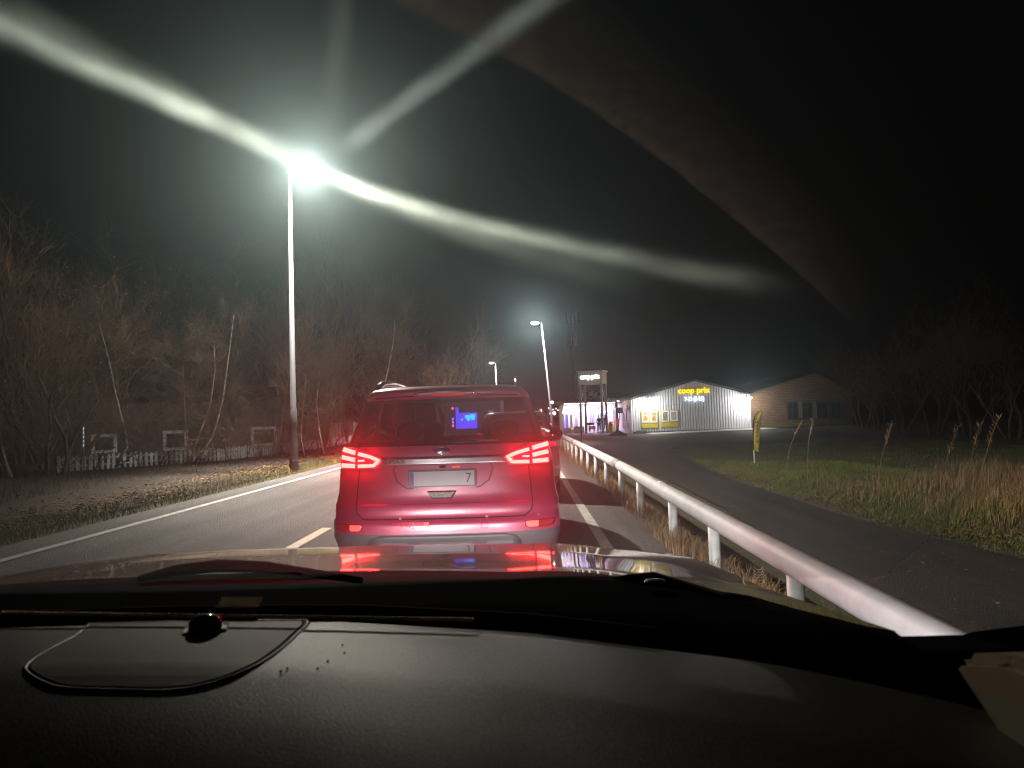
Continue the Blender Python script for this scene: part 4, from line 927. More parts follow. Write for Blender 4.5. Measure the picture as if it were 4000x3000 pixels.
v_ = T(0, 0, 0); sb = part('sign_box', MB().box((v_.x, v_.y, (zt0+zt1)/2), (wT+.24, wT+.24, zt1-zt0), rz=th), M('sign box yellow', (.22, .19, .11), .5, emit=(.9, .75, .45), estr=.06), tower)
part('cap', MB().box((v_.x, v_.y, zt1+.05), (wT+.5, wT+.5, .1), rz=th), M('ring pale'), tower)
X1 = (T(1, 0, 0)-T(0, 0, 0)).normalized()
o = T(-wT/2+.12, -wT/2-.16, zt0+.36); text_part('sign_lettering', 'coop prix', EM('tower letters', (.72, .85, 1.0), 9.0), tower, o, X1, (0, 0, 1), width=wT-.24, height=.55, depth=.05, bold=.035)
Y1 = (T(0, -1, 0)-T(0, 0, 0)).normalized()
o = T(-wT/2-.16, wT/2-.1, zt0+.36); text_part('sign_lettering', 'coop prix', EM('tower letters'), tower, o, Y1, (0, 0, 1), width=wT-.24, height=.55, depth=.05, bold=.035)
# ---- brick building on the right
BY = 72.5
bl = PS(2925, 1680, BY); bx1 = PS(3335, 1672, BY).x; ba = PS(3185, 1462, BY); be = PS(2925, 1543, BY); be1 = PS(3335, 1545, BY)
def brick_mat():
    m = bpy.data.materials.new('yellow brick'); m.use_nodes = True; nt = m.node_tree; b = nt.nodes['Principled BSDF']; L = nt.links.new
    g = nt.nodes.new('ShaderNodeTexCoord'); mp = nt.nodes.new('ShaderNodeMapping'); mp.inputs['Rotation'].default_value = (R(90), 0, 0); L(g.outputs['Object'], mp.inputs[0])
    br = nt.nodes.new('ShaderNodeTexBrick'); br.inputs['Scale'].default_value = 1; br.inputs['Brick Width'].default_value = .5; br.inputs['Row Height'].default_value = .16; br.inputs['Mortar Size'].default_value = .025
    br.inputs['Color1'].default_value = (.26, .14, .065, 1); br.inputs['Color2'].default_value = (.16, .085, .04, 1); br.inputs['Mortar'].default_value = (.09, .055, .035, 1); L(mp.outputs[0], br.inputs[0])
    L(br.outputs['Color'], b.inputs['Base Color']); b.inputs['Roughness'].default_value = .9
    bp = nt.nodes.new('ShaderNodeBump'); bp.inputs['Strength'].default_value = .8; bp.inputs['Distance'].default_value = .03; L(br.outputs['Fac'], bp.inputs['Height']); bp.invert = True; L(bp.outputs[0], b.inputs['Normal'])
    return m
bm_ = brick_mat()
bb = thing('brick_building', 'dim brick gable building with dark windows right of the grey hall', 'building', (bl.x, BY, -.3))
part('wall', MB().prism([(bl.x, -.8), (bx1, -.8), (bx1, be1.z), (ba.x+.6, ba.z-.05), (ba.x-.4, ba.z), (bl.x, be.z)], 1, BY, BY+20), bm_, bb)
part('roof', MB().prism([(bl.x, be.z+.01), (ba.x, ba.z+.02), (bx1+.4, be1.z-.05), (bx1+.4, be1.z+.12), (ba.x, ba.z+.2), (bl.x, be.z+.14)], 1, BY-.2, BY+20.3), M('roof dark'), bb)
part('plinth', MB().box(((bl.x+bx1)/2, BY-.03, -.45), (bx1-bl.x, .1, .5)), M('plinth dark'), bb)
for a, b in ((3074, 3118), (3132, 3177), (3188, 3235), (3244, 3290)):
    p, q = PS(a, 1574, BY), PS(b, 1634, BY); c_ = (p+q)/2; w, h = q.x-p.x, p.z-q.z; f = MB()
    for dx, dz, ww, hh in ((0, h/2, w+.16, .12), (0, -h/2, w+.16, .12), (-w/2, 0, .12, h-.12), (w/2, 0, .12, h-.12), (0, 0, .07, h-.12)): f.box((c_.x+dx, BY-.03, c_.z+dz), (ww, .12, hh))
    fo = part('window', f, M('dim frame', (.05, .05, .055), .6), bb); part('pane', MB().box((c_.x, BY-.01, c_.z), (w-.12, .04, h-.12)), M('dark pane'), fo)
for a in (3125, 3182): p = PS(a, 1600, BY); part('mullion_pier', MB().box((p.x, BY-.05, p.z), (.35, .1, 1.7)), M('pier render', (.22, .19, .17), .8), bb)
p = PS(3240, 1672, 60); t = thing('tap_post', 'thin pale post standing in front of the brick building windows', 'post', (p.x, p.y, p.z))
part('post', MB().tube([(p.x, p.y, p.z-.1), (p.x, p.y, p.z+1.9)], .05, 8), pole_m, t); part('bracket', MB().box((p.x+.15, p.y, p.z+1.4), (.2, .1, .12)), pole_m, t)
# pale concrete apron lit by wall lamps, and grass strip at the brick wall
struct('apron', MB().grid([[(x, y, z0_+.02) for x, z0_ in ((x0-2.2, -.60), (x0, -.59), ((x0+x1)/2, -.47), (x1+.8, -.36))] for y in (66.5, SY-.05)]), conc_m)
v, f = blades(5000, U(x1+.6, x1+6), U(71, 73.8), .22, .03, .6, 1, z_off=.08)
rawmesh('wall_grass', v, f, grass_m, kind='stuff', label='lit strip of green grass at the foot of the brick wall', category='grass')
# ---- small things in front of the shop
def at_ground(px, py, Y): p = PS(px, py, Y); return p
p = PS(2388, 1688, 71); t = thing('litter_bin', 'yellow rounded litter bin beside the right sign tower leg', 'bin', tuple(p))
part('bin_body', MB().tube([p+Vector((0, 0, h)) for h in (-.05, .1, .75, .95, 1.04)], [.30, .31, .27, .2, .1], 16), M('bin yellow', (.75, .42, .05), .5), t, smooth=True)
part('bin_slot', MB().box(p+Vector((0, -.26, .72)), (.22, .06, .1)), black_m, t)
p = PS(2412, 1664, 74); t = thing('post_box', 'red box on a post beside the entrance side wall', 'box', (p.x, p.y, p.z-.5))
part('box', MB().box(p+Vector((0, 0, .4)), (.35, .3, .7)), M('sign red'), t, bevel=.03); part('post', MB().tube([p+Vector((0, 0, -.75)), p+Vector((0, 0, .05))], .05, 8), steel_m, t)
p = PS(2414, 1694, 52); t = thing('sign_post', 'dark square sign on a leaning post set in a small mound before the shop', 'sign', tuple(p))
part('mound', MB().tube([p+Vector((0, 0, h)) for h in (-.15, .0, .12, .26)], [.72, .55, .3, .08], 14), soil_m, t, smooth=True)
part('pole', MB().tube([p, PS(2421, 1606, 52)], .035, 8), black_m, t); q = PS(2421, 1603, 52)
sb_ = part('board', MB().box(q, (.44, .05, .40)), M('sign dark', (.05, .05, .05), .5), t); part('board_border', MB().box(q+Vector((0, -.03, .19)), (.46, .04, .05)), M('white frame'), sb_); part('board_print', MB().box(q+Vector((0, -.03, -.02)), (.3, .02, .2)), M('sign print', (.12, .12, .12), .5), sb_)
p = PS(2262, 1689, 75); t = thing('planter', 'low grey planter box with a green shrub by the entrance wall', 'planter', tuple(p))
part('tub', MB().box(p+Vector((0, 0, .12)), (1.1, .5, .4)), conc_m, t, bevel=.02); lm = MB()
for k in range(260):
    q = p+Vector((random.uniform(-.5, .5), random.uniform(-.2, .2), .32+random.random()*.28)); u = Vector((random.gauss(0, 1), random.gauss(0, 1), random.gauss(0, 1))).normalized()*.07; w_ = u.orthogonal()*.5; lm.add([q-u, q-w_, q+u, q+w_], [(0, 1, 2, 3)])
part('foliage', lm, M('shrub green', (.12, .16, .03), .7), t)
p = PS(2216, 1690, 74.5); t = thing('concrete_block', 'pale concrete block at the left corner of the entrance', 'block', tuple(p)); part('block', MB().box(p+Vector((0, 0, .2)), (.8, .5, .55)), conc_m, t, bevel=.03)
p = PS(2506, 1690, 70.5); t = thing('concrete_block', 'long pale concrete block lying under the left yellow board', 'block', tuple(p)); part('block', MB().box(p+Vector((0, 0, .1)), (1.05, .4, .26)), conc_m, t, bevel=.05)
for i, (px, lb) in enumerate(((2296, 'black metal chair by the left tower leg'), (2312, 'black metal chair under the blue lit window'))):
    p = PS(px, 1684, 75.5); t = thing('metal_chair', lb, 'chair', tuple(p), 'black chairs at the shop entrance')
    for sx in (-.25, .25):
        for sy in (-.22, .22): part('leg', MB().tube([p+Vector((sx, sy, -.05)), p+Vector((sx, sy, .45 if sy < 0 else .9))], .022, 6), black_m, t)
    part('seat', MB().box(p+Vector((0, 0, .45)), (.55, .5, .04)), black_m, t); part('backrest', MB().box(p+Vector((0, .22, .75)), (.5, .03, .25)), black_m, t)
# people at the entrance
def person(px, py, Y, h, label, top, legs, rz=0, step=.1):
    p = PS(px, py, Y); t = thing('person', label, 'person', tuple(p)); s = h/1.75
    V = [(0, 0, .93), (0, 0, 1.15), (0, .0, 1.38), (0, -.01, 1.50), (0, -.02, 1.62), (0, -.03, 1.74), (.19, 0, 1.40), (.24, .02, 1.14), (.25, -.08, .90), (.25, -.1, .82), (-.19, 0, 1.40), (-.24, .03, 1.14), (-.25, -.06, .90), (-.25, -.08, .82), (.10, 0, .88), (.11, -step*.5, .48), (.11, step*.4, .08), (.11, -.14+step*.4, .04), (-.10, 0, .88), (-.11, step*.3, .48), (-.11, step, .08), (-.11, -.14+step, .04)]
    E_ = [(0, 1), (1, 2), (2, 3), (3, 4), (4, 5), (2, 6), (6, 7), (7, 8), (8, 9), (2, 10), (10, 11), (11, 12), (12, 13), (0, 14), (14, 15), (15, 16), (16, 17), (0, 18), (18, 19), (19, 20), (20, 21)]
    rad = [.15, .14, .15, .06, .095, .08, .085, .06, .045, .04, .085, .06, .045, .04, .10, .075, .05, .04, .10, .075, .05, .04]
    def skin(name, vi, infl, mat, par):
        mp = {a: i for i, a in enumerate(vi)}; me = bpy.data.meshes.new(name)
        c_, s_ = math.cos(rz), math.sin(rz)
        me.from_pydata([((V[a][0]*c_-V[a][1]*s_)*s, (V[a][0]*s_+V[a][1]*c_)*s, V[a][2]*s) for a in vi], [(mp[a], mp[b]) for a, b in E_ if a in mp and b in mp], [])
        o = bpy.data.objects.new(name, me); COL.objects.link(o); o.parent = par
        sk = o.modifiers.new('s', 'SKIN'); sv = me.skin_vertices[0].data
        for i, a in enumerate(vi): sv[i].radius = (rad[a]*s*infl,)*2
        sv[0].use_root = True; o.modifiers.new('d', 'SUBSURF').levels = 1; me.materials.append(mat); return o
    skin('body', list(range(22)), 1.0, M('skin', (.45, .28, .2), .6), t)
    skin('jacket', [0, 1, 2, 6, 7, 8, 10, 11, 12], 1.14, top, t); skin('trousers', [0, 14, 15, 16, 18, 19, 20], 1.12, legs, t)
    part('hair', MB().ellip(p+Vector((0, .02, 1.70*s)), (.10*s, .105*s, .10*s), 12, 8), M('hair dark', (.03, .02, .015), .7), t, smooth=True)
person(2341, 1685, 77, 1.7, 'person in a dark coat standing at the left glass door', M('dark coat', (.02, .022, .03), .8), M('dark trousers', (.02, .02, .03), .8))
person(2366, 1686, 76, 1.75, 'person in a dark jacket and pale trousers at the right glass door', M('dark jacket', (.03, .02, .02), .8), M('pale trousers', (.25, .3, .5), .8), .5, .25)
# ---- feather flag
fp = Vector((7.89, 24.76, float(gz(7.89, 24.76)))); t = thing('feather_flag', 'yellow feather flag with dark vertical lettering on a pole in the lawn', 'flag', tuple(fp))
sF = 24.76/F
pbm = atY(2948/K, 1823/K, 24.76); pm = atY(2945/K, 1757/K, 24.76); pt = atY(2944/K, 1690/K, 24.76)
part('lower_pole', MB().tube([(pbm.x, pbm.y, fp.z-.1), pm], .018, 10), M('white pole', (.75, .75, .72), .5), t)
cur = [pm, atY(2944/K, 1710/K, 24.76), atY(2943/K, 1670/K, 24.76), atY(2945/K, 1640/K, 24.76), atY(2951/K, 1620/K, 24.76), atY(2961/K, 1609/K, 24.76), atY(2975/K, 1603/K, 24.76)]
part('bent_pole', MB().tube(cur, [.026, .028, .028, .026, .022, .018, .010], 8), black_m, t, smooth=True)
rowsL = [(2946, 1757), (2945, 1710), (2945, 1670), (2948, 1640), (2954, 1621), (2963, 1611), (2975, 1604)]
rowsR = [(2965, 1768), (2968, 1715), (2970, 1672), (2973, 1645), (2975, 1628), (2975.5, 1616), (2976, 1604.5)]
rws = []
for (a, b), (c_, d_) in zip(rowsL, rowsR):
    rws.append([atY((a+(c_-a)*i/6)/K, (b+(d_-b)*i/6)/K, 24.74+.02*math.sin(i*1.3+b*.05)) for i in range(7)])
sail = part('sail', MB().grid(rws), M('flag yellow', (.55, .42, .04), .7, noise=(5, .15)), t, smooth=True); so = sail.modifiers.new('t', 'SOLIDIFY'); so.thickness = .004
ta = atY(2953/K, 1730/K, 24.70)   # text runs upwards: baseline on the right side
# letters read bottom to top, rotated a quarter turn
zt_ = atY(2958/K, 1632/K, 24.7).z-atY(2958/K, 1730/K, 24.7).z
text_part('flag_lettering', 'coop', M('flag ink', (.03, .03, .07), .6), t, Vector((ta.x+.135, 24.70, ta.z)), (0, 0, 1), (-1, 0, 0), width=zt_, height=.13, depth=.004, bold=-.005)
text_part('flag_lettering', 'x', M('flag ink'), t, Vector((ta.x+.10, 24.70, atY(2958/K, 1756/K, 24.7).z)), (0, 0, 1), (-1, 0, 0), width=.07, height=.06, depth=.004)
part('ground_plate', MB().tube([(pbm.x, pbm.y, fp.z-.02), (pbm.x, pbm.y, fp.z+.02)], .09, 12), steel_m, t)

# ------------------------------------------------------------------ far background
mast = PS(2245, 1560, 190)
t = thing('radio_mast', 'faint lattice radio mast rising behind the sign tower', 'mast', (mast.x, 190, 0)); ms = MB(); zt = PS(2245, 1215, 190).z
for sx, sy in ((-1, -1), (1, -1), (0, 1)): ms.tube([(mast.x+sx*.9, 190+sy*.9, 0), (mast.x+sx*.5, 190+sy*.5, zt)], .08, 4)
for k in range(20):
    z0_, z1_ = zt*k/20, zt*(k+1)/20; s = 1 if k % 2 else -1; ms.tube([(mast.x-s*.8, 189.2, z0_), (mast.x+s*.8, 189.2, z1_)], .05, 4)
part('lattice', ms, pole_m, t); am = MB()
for dx in (-1.4, -.5, .5, 1.4): am.box((mast.x+dx, 189, zt-2.0), (.35, .3, 3.2)); am.box((mast.x+dx*.8, 189, zt-8.5), (.35, .3, 3))
part('antenna', am, M('antenna pale', (.5, .5, .5), .6), t)
hm = M('night forest', (.012, .014, .012), .95, noise=(.2, .5))
rows = []
for k in range(5):
    rows.append([(x, 260+k*60, -3+(0, 10, 20, 27, 30)[k]*(.35+.25*math.sin(x*.013+1)+.12*math.sin(x*.05+k))+x*-.012) for x in range(-460, 470, 20)])
struct('hill', MB().grid(rows), hm)
for i, (px, py, r_, c_, st) in enumerate(((2156, 1572, .45, (.9, .95, 1), 10), (2165, 1614, .5, (.9, .9, 1), 12), (2150, 1600, .25, (1, .8, .6), 5), (2172, 1596, .2, (1, .6, .6), 4), (2143, 1594, .2, (1, .7, .5), 4), (2160, 1600, .2, (1, .7, .7), 4), (2180, 1602, .18, (1, .8, .6), 4), (2148, 1615, .2, (1, .5, .5), 4),
                                        (1000*.55*K*.0+495, 1535, .16, (1, .9, .7), 5), (510, 1618, .0, (1, 1, 1), 1))):
    if r_ == 0: continue
    Y = 230 if px > 1000 else 60
    p = PS(px, py, Y); t = thing('distant_light', ['bright white light in the distance right of the lamp pole', 'lower bright white light in the distance beside the shop', 'small warm light far off between lamp pole and shop', 'tiny reddish light far off near the shop roof', 'tiny warm light just right of the lamp pole', 'tiny pink light between the two bright distant lights', 'small warm light far off at the shop corner', 'lowest tiny red light far off by the lamp pole', 'small white light seen through the trees on the left'][i], 'light', tuple(p), 'distant lights')
    part('bulb', MB().ellip(p, (r_, r_, r_), 10, 6), EM('distant glow %d' % i, c_, st), t, smooth=True); part('pole', MB().tube([(p.x, p.y+.1, p.z), (p.x, p.y+.1, p.z-5)], .06, 5), black_m, t)

# ------------------------------------------------------------------ own car: bonnet, cowl, dashboard, windscreen
XC = -.48
own = thing('own_car', 'bronze car seen from its front seat, with bonnet, cowl and dark dashboard', 'car', (XC, 0, 0))
obr = M('bronze metallic paint', (.34, .225, .16), .5, metal=.3, noise=(3, .1), coat=1, crough=.035)
def zc(Y): return float(np.interp(Y, [.6, .7, 1.0, 1.3, 1.6, 1.9, 2.1, 2.25, 2.36, 2.43, 2.46], [1.205, 1.19, 1.15, 1.112, 1.085, 1.052, 1.012, .965, .90, .80, .66]))
def zbon(x, Y): s = (x-XC)/.90; return zc(Y)-.05*abs(s)**3 + (.006*math.cos(min(abs(s)-.62, .12)/.12*math.pi/2) if abs(abs(s)-.62) < .12 else 0)
def Yb(s):
    u = min(1, max(0, (abs(s)-.90)/.05)); return 1.26-.20*s*s-.22*u*u*(3-2*u)
def Yc(s):
    u = max(0, (abs(s)-.80)/.2); return 1.26-.20*s*s-.40*u**1.5
rows = []
for i in range(61):
    s = -1+2*i/60; row = []
    for j in range(34):
        Y = Yb(s)+(2.46-Yb(s))*j/33; Yy = Y if Y < 1.9 else 1.9+(Y-1.9)*(1-.25*abs(s)**3)
        row.append((XC+.90*s, Yy, zbon(XC+.90*s, Y)))
    rows.append(row)
part('bonnet', MB().grid(rows), obr, own, smooth=True)
for sgn in (-1, 1):
    rows = []
    for j in range(34):
        Y = .84+(2.46-.84)*j/33; Yy = Y if Y < 1.9 else 1.9+(Y-1.9)*.75; z1 = zbon(XC+.90, Y)
        rows.append([(XC+sgn*(.90+dx), Yy-dy, z1+(.25-z1)*fz) for dx, dy, fz in ((0, 0, 0), (.012, .005, .02), (.02, .01, .06), (.03, .01, .3), (.03, .02, .7), (.01, .03, 1))])
    part('wing', MB().grid(rows), obr, own, smooth=True)
part('front_bumper', MB().box((XC, 2.38, .45), (1.7, .16, .42)), obr, own, bevel=.05)
for sgn in (-1, 1):
    hl = part('headlight', MB().ellip((XC+sgn*.64, 2.36, .70), (.17, .12, .08), 18, 10), M('lamp glass'), own, smooth=True)
    L = bpy.data.lights.new('headlight_beam', 'SPOT'); L.energy = 800; L.spot_size = R(61); L.spot_blend = .6; L.shadow_soft_size = .035; L.color = (1, .97, .95)
    lo = bpy.data.objects.new('headlight_beam', L); COL.objects.link(lo); lo.parent = hl; lo.location = (sgn*.64, 2.54, .68); lo.rotation_euler = Vector((.16, 1, -.47)).to_track_quat('-Z', 'Y').to_euler()
    L = bpy.data.lights.new('headlight_spill', 'SPOT'); L.energy = 75; L.spot_size = R(168); L.spot_blend = .5; L.shadow_soft_size = .05; L.color = (.97, .98, 1)
    lo = bpy.data.objects.new('headlight_spill', L); COL.objects.link(lo); lo.parent = hl; lo.location = (sgn*.64, 2.53, .68); lo.rotation_euler = Vector((sgn*.55, 1, -.25)).to_track_quat('-Z', 'Y').to_euler()
for sgn in (-1, 1): wheel(own, XC+sgn*.80, 1.62, .02, .32, .2)
part('roof', MB().box((XC, -.85, 1.70), (1.62, 1.9, .05)), obr, own, bevel=.02); part('tailgate', MB().box((XC, -1.95, 1.0), (1.7, .08, 1.4)), obr, own, bevel=.02)  # unseen roof and tailgate, added to keep rear lamp light off the dashboard
for sgn in (-1, 1):
    part('rear_quarter_blocker', MB().prism([(-1.95, .3), (-1.2, .3), (-1.0, 1.1), (-.62, 1.1), (-.66, 1.68), (-1.8, 1.68)], 0, XC+sgn*.80-.03, XC+sgn*.80+.03), obr, own)  # solid side panel added out of view to block light from behind
    part('seat', MB().box((XC+sgn*.42, -.42, .95), (.48, .16, .75), rx=R(-14)), seat_m, own, bevel=.05)  # unseen seat back, added to block that light too
    part('door', MB().box((XC+sgn*.90, -.35, .68), (.06, 2.0, .86)), obr, own, bevel=.02)
    part('door_pillar', MB().tube([(XC+sgn*.90, -.5, 1.1), (XC+sgn*.68, -.55, 1.68)], .04, 8), black_m, own)
part('windscreen_pillar', MB().tube([(.60, .74, 1.15), (.44, .16, 1.66), (.25, -.1, 1.68)], .035, 8), black_m, own); part('windscreen_pillar', MB().tube([(XC*2-.60, .74, 1.15), (XC*2-.40, .16, 1.66), (XC*2-.2, -.1, 1.68)], .035, 8), black_m, own)
# cowl between bonnet and dashboard
def dashedge(x):  # far edge of the dashboard top
    return float(np.interp(x, [-1.35, -.9, -.5, -.25, 0, .24, .40, .5], [.93, 1.0, 1.005, .99, .92, .80, .70, .62]))
cow_m = M('cowl black', (.003, .0025, .0035), .9, spec=.02)
rows = []
for i in range(61):
    s = (-1+2*i/60)*.965; x = XC+.90*s; yb = Yc(s); zz = zbon(x, yb)+.004; ye = dashedge(x)
    rows.append([(x, yb+.0, zz-.02), (x, yb-.003, zz), (x, yb-.05, zz-.002), (x, (yb+ye)/2, 1.100+.02*max(0, s)**2), (x, ye+.012, 1.096), (x, ye+.006, 1.02)])
part('cowl', MB().grid(rows), cow_m, own, smooth=True)
# wipers lying on the cowl
def wiper(pts, r): 
    o = part('wiper', MB().tube(pts, r, 8), black_m, own, smooth=True); return o
def wz(px, py, Y): return tuple(atY(px, py, Y))
wo = wiper([wz(300, 1250, 1.16), wz(380, 1232, 1.17), wz(470, 1222, 1.18), wz(570, 1224, 1.18), wz(660, 1236, 1.16), wz(780, 1254, 1.1)], [.005, .009, .011, .010, .008, .005])
part('wiper_blade', MB().tube([wz(500, 1222, 1.15), wz(585, 1230, 1.13), wz(650, 1240, 1.1)], .0025, 6), M('wiper metal', (.3, .28, .24), .35, metal=.8), wo)
wo = wiper([wz(1180, 1286, 1.12), wz(1290, 1262, 1.15), wz(1360, 1252, 1.15), wz(1412, 1248, 1.15), wz(1475, 1266, 1.12), wz(1560, 1290, 1.05), wz(1700, 1318, .96)], [.006, .008, .009, .010, .009, .008, .006])
part('wiper_joint', MB().ellip(wz(1415, 1256, 1.10), (.018, .014, .004), 10, 6), M('wiper metal'), wo, smooth=True)
# dashboard top: rolls away towards the driver
dash_m = M('dashboard', (.090, .079, .045), .44, noise=(300, .7), bump=(600, .8, .0008), spec=.8)
ZD = 1.112
def zdash(x, y): 
    e = dashedge(x)-y
    return ZD+.006*math.sin(min(1, max(0, e/.25))*math.pi)-.75*max(0, e-.2)**1.6-.16*max(0, abs(x-XC)-.72)**1.5 - (.02*(1-min(1, e/.02)) if e < .02 else 0)
rows = []
for i in range(60):
    x = -1.38+1.90*i/59; row = []
    for j in range(40):
        y = dashedge(x)-(j/39)**1.25*(.86)+.004; row.append((x, y, zdash(x, y)))
    rows.append(row)
part('dashboard', MB().grid(rows), dash_m, own, smooth=True)
# speaker grille with groove and rim
gp = [(238, 1331), (420, 1333), (560, 1336), (662, 1341), (640, 1372), (600, 1408), (545, 1443), (470, 1472), (370, 1489), (260, 1488), (150, 1485), (95, 1474), (60, 1455), (56, 1438), (90, 1412), (160, 1375)]
def sm(pts, n=6, closed=True):
    out = []; N_ = len(pts)
    for i in range(N_):
        p0_, p1_, p2_, p3_ = pts[(i-1) % N_], pts[i], pts[(i+1) % N_], pts[(i+2) % N_]
        for k in range(n):
            u = k/n; out.append(tuple(.5*((2*p1_[a])+(-p0_[a]+p2_[a])*u+(2*p0_[a]-5*p1_[a]+4*p2_[a]-p3_[a])*u*u+(-p0_[a]+3*p1_[a]-3*p2_[a]+p3_[a])*u**3) for a in (0, 1)))
    return out
def ondash(px, py):
    p = atZ(px, py, ZD)
    for _ in range(4): p = atZ(px, py, max(zdash(p.x, p.y), zdash(p.x, dashedge(p.x)-.022)) if p.y > dashedge(p.x)-.022 else zdash(p.x, p.y))
    if p.y > dashedge(p.x)-.022: p.y = dashedge(p.x)-.022
    return p
go = [ondash(*p) for p in sm(gp, 4)]
cen = sum(go, Vector())/len(go)
def grille_mat():
    m = bpy.data.materials.new('grille cloth'); m.use_nodes = True; nt = m.node_tree; b = nt.nodes['Principled BSDF']; L = nt.links.new
    g = nt.nodes.new('ShaderNodeTexCoord'); v = nt.nodes.new('ShaderNodeTexVoronoi'); v.inputs['Scale'].default_value = 260; v.inputs['Randomness'].default_value = 0.0; L(g.outputs['Object'], v.inputs['Vector'])
    cr = nt.nodes.new('ShaderNodeMapRange'); cr.inputs[1].default_value = .2; cr.inputs[2].default_value = .5; cr.inputs[3].default_value = .35; cr.inputs[4].default_value = 1.0; L(v.outputs['Distance'], cr.inputs[0])
    s_ = nt.nodes.new('ShaderNodeVectorMath'); s_.operation = 'SCALE'; s_.inputs[0].default_value = (.10, .088, .056); L(cr.outputs[0], s_.inputs['Scale']); L(s_.outputs[0], b.inputs['Base Color']); b.inputs['Roughness'].default_value = .6
    bp = nt.nodes.new('ShaderNodeBump'); bp.inputs['Strength'].default_value = .5; bp.inputs['Distance'].default_value = .001; L(v.outputs['Distance'], bp.inputs['Height']); L(bp.outputs[0], b.inputs['Normal']); return m
mb = MB(); inner = [cen+(p-cen)*.955 for p in go]; nn = len(go)
def lift(p, dz): return (p.x, p.y, zdash(p.x, p.y)+dz)
rings = [[lift(cen+(p-cen)*k, .0016) for p in go] for k in (.955, .8, .6, .4, .2, .02)]
mb.grid(rings, True); gr = part('speaker_grille', mb, grille_mat(), own, smooth=True)
gg = MB(); gg.grid([[lift(cen+(p-cen)*k, dz) for p in go] for k, dz in ((.952, .0015), (.962, .0004), (.985, .0004))], True); part('groove', gg, gap_m, gr)
rg_ = MB(); rg_.grid([[lift(cen+(p-cen)*k, dz) for p in go] for k, dz in ((.982, .0005), (.992, .0018), (1.006, .0019), (1.018, .0002))], True); part('grille_rim', rg_, dash_m, gr, smooth=True)
# light sensor dome
sp = ondash(442, 1366); dm = part('sensor_dome', MB().ellip(sp+Vector((0, .002, .009)), (.021, .017, .014), 24, 14), M('dome gloss black', (.004, .004, .005), .12, coat=1), own, smooth=True); dm.rotation_euler = (0, 0, 0)
part('dome_seat', MB().box(sp+Vector((0, .003, .003)), (.052, .03, .004), rz=R(18)), dash_m, dm, bevel=.001)
# beaded defroster edge
bead_m = M('bead strip', (.85, .78, .58), .5); mb = MB(); mb2 = MB()
n_b = 135
for k in range(n_b):
    px = 5+(1028-5)*k/n_b; py = 1324+ (px-5)*.0135+max(0, px-560)**1.35*.0013 if px < 560 else 1331.5+(px-560)*.0155
    p = atZ(px, py, 1.1275); mb.ellip(p, (.0032, .0036, .0028), 6, 4)
part('defroster_beads', mb, bead_m, own, smooth=True, kind='stuff')
for r_ in range(5):
    for k in range(19):
        px = 472+r_*-3+(k+.5*(r_ % 2))*4.7; p = atZ(px+8-0*r_, 1293+r_*4.4, 1.1275); mb2.ellip(p, (.0021, .0028, .0024), 6, 4)
part('defroster_mesh', mb2, bead_m, own, smooth=True, kind='stuff')
slot = MB(); rws = []
for k in range(60):
    x = -1.3+1.45*k/59; y = dashedge(x); rws.append([(x, y+.010, 1.108), (x, y+.016, 1.124), (x, y+.024, 1.124), (x, y+.030, 1.10)])
part('defroster_lip', MB().grid(rws), cow_m, own, smooth=True)
mb = MB()
for px, py in ((744, 1412), (686, 1446), (620, 1445), (1085*.0+606, 1452), (708, 1430), (1170*.0+740, 1395), (412, 1395)):
    p = ondash(px, py); mb.ellip(p+Vector((0, 0, .001)), (.0015, .0012, .001), 6, 4)
part('crumb', mb, black_m, own, kind='stuff')
# sill and door trim at the lower right
part('door_sill', MB().prism([(.3, .95), (.90, .95), (.90, 1.085), (.84, 1.118), (.74, 1.155), (.3, 1.22)], 0, .50, .62), cow_m, own, bevel=.006)
part('cowl_end', MB().prism([(.69, .95), (1.0, .95), (1.0, 1.06), (.84, 1.115), (.76, 1.125), (.69, 1.10)], 0, .385, .505), cow_m, own)
trim_m = M('beige door trim', (.40, .41, .27), .6, noise=(20, .1), bump=(300, .2, .001))
part('door_trim', MB().prism([(.678, 1.138), (.664, 1.154), (.61, 1.172), (.50, 1.188), (.30, 1.205), (.30, .9), (.45, 1.0), (.565, 1.07)], 0, .386, .60), trim_m, own, bevel=.02)
# windscreen: laminated glass whose grease and mist scatter the lamps' light a little (a volume in the pane)
def pane_pt(x, Y): return Vector((x, Y, 1.10+(1.2-Y)*.588))
wm = bpy.data.materials.new('misted windscreen'); wm.use_nodes = True; nt = wm.node_tree; nt.nodes.clear()
o_ = nt.nodes.new('ShaderNodeOutputMaterial'); pv = nt.nodes.new('ShaderNodeVolumePrincipled'); pv.inputs['Color'].default_value = (.58, .90, 1.0, 1); pv.inputs['Density'].default_value = 10.5; pv.inputs['Anisotropy'].default_value = .89
pv2 = nt.nodes.new('ShaderNodeVolumePrincipled'); pv2.inputs['Color'].default_value = (.92, .95, .92, 1); pv2.inputs['Density'].default_value = 3.4; pv2.inputs['Anisotropy'].default_value = .972
av = nt.nodes.new('ShaderNodeAddShader'); nt.links.new(pv.outputs[0], av.inputs[0]); nt.links.new(pv2.outputs[0], av.inputs[1]); nt.links.new(av.outputs[0], o_.inputs['Volume'])
a, b_, c_, d_ = pane_pt(-1.5, 1.19), pane_pt(.58, 1.19), pane_pt(.58, .12), pane_pt(-1.5, .12); nrm_ = Vector((0, .588, 1)).normalized()
wsc = part('windscreen', MB().add([a, b_, c_, d_]+[p-nrm_*.006 for p in (a, b_, c_, d_)], [(0, 1, 2, 3), (7, 6, 5, 4), (0, 4, 5, 1), (1, 5, 6, 2), (2, 6, 7, 3), (3, 7, 4, 0)]), wm, own)
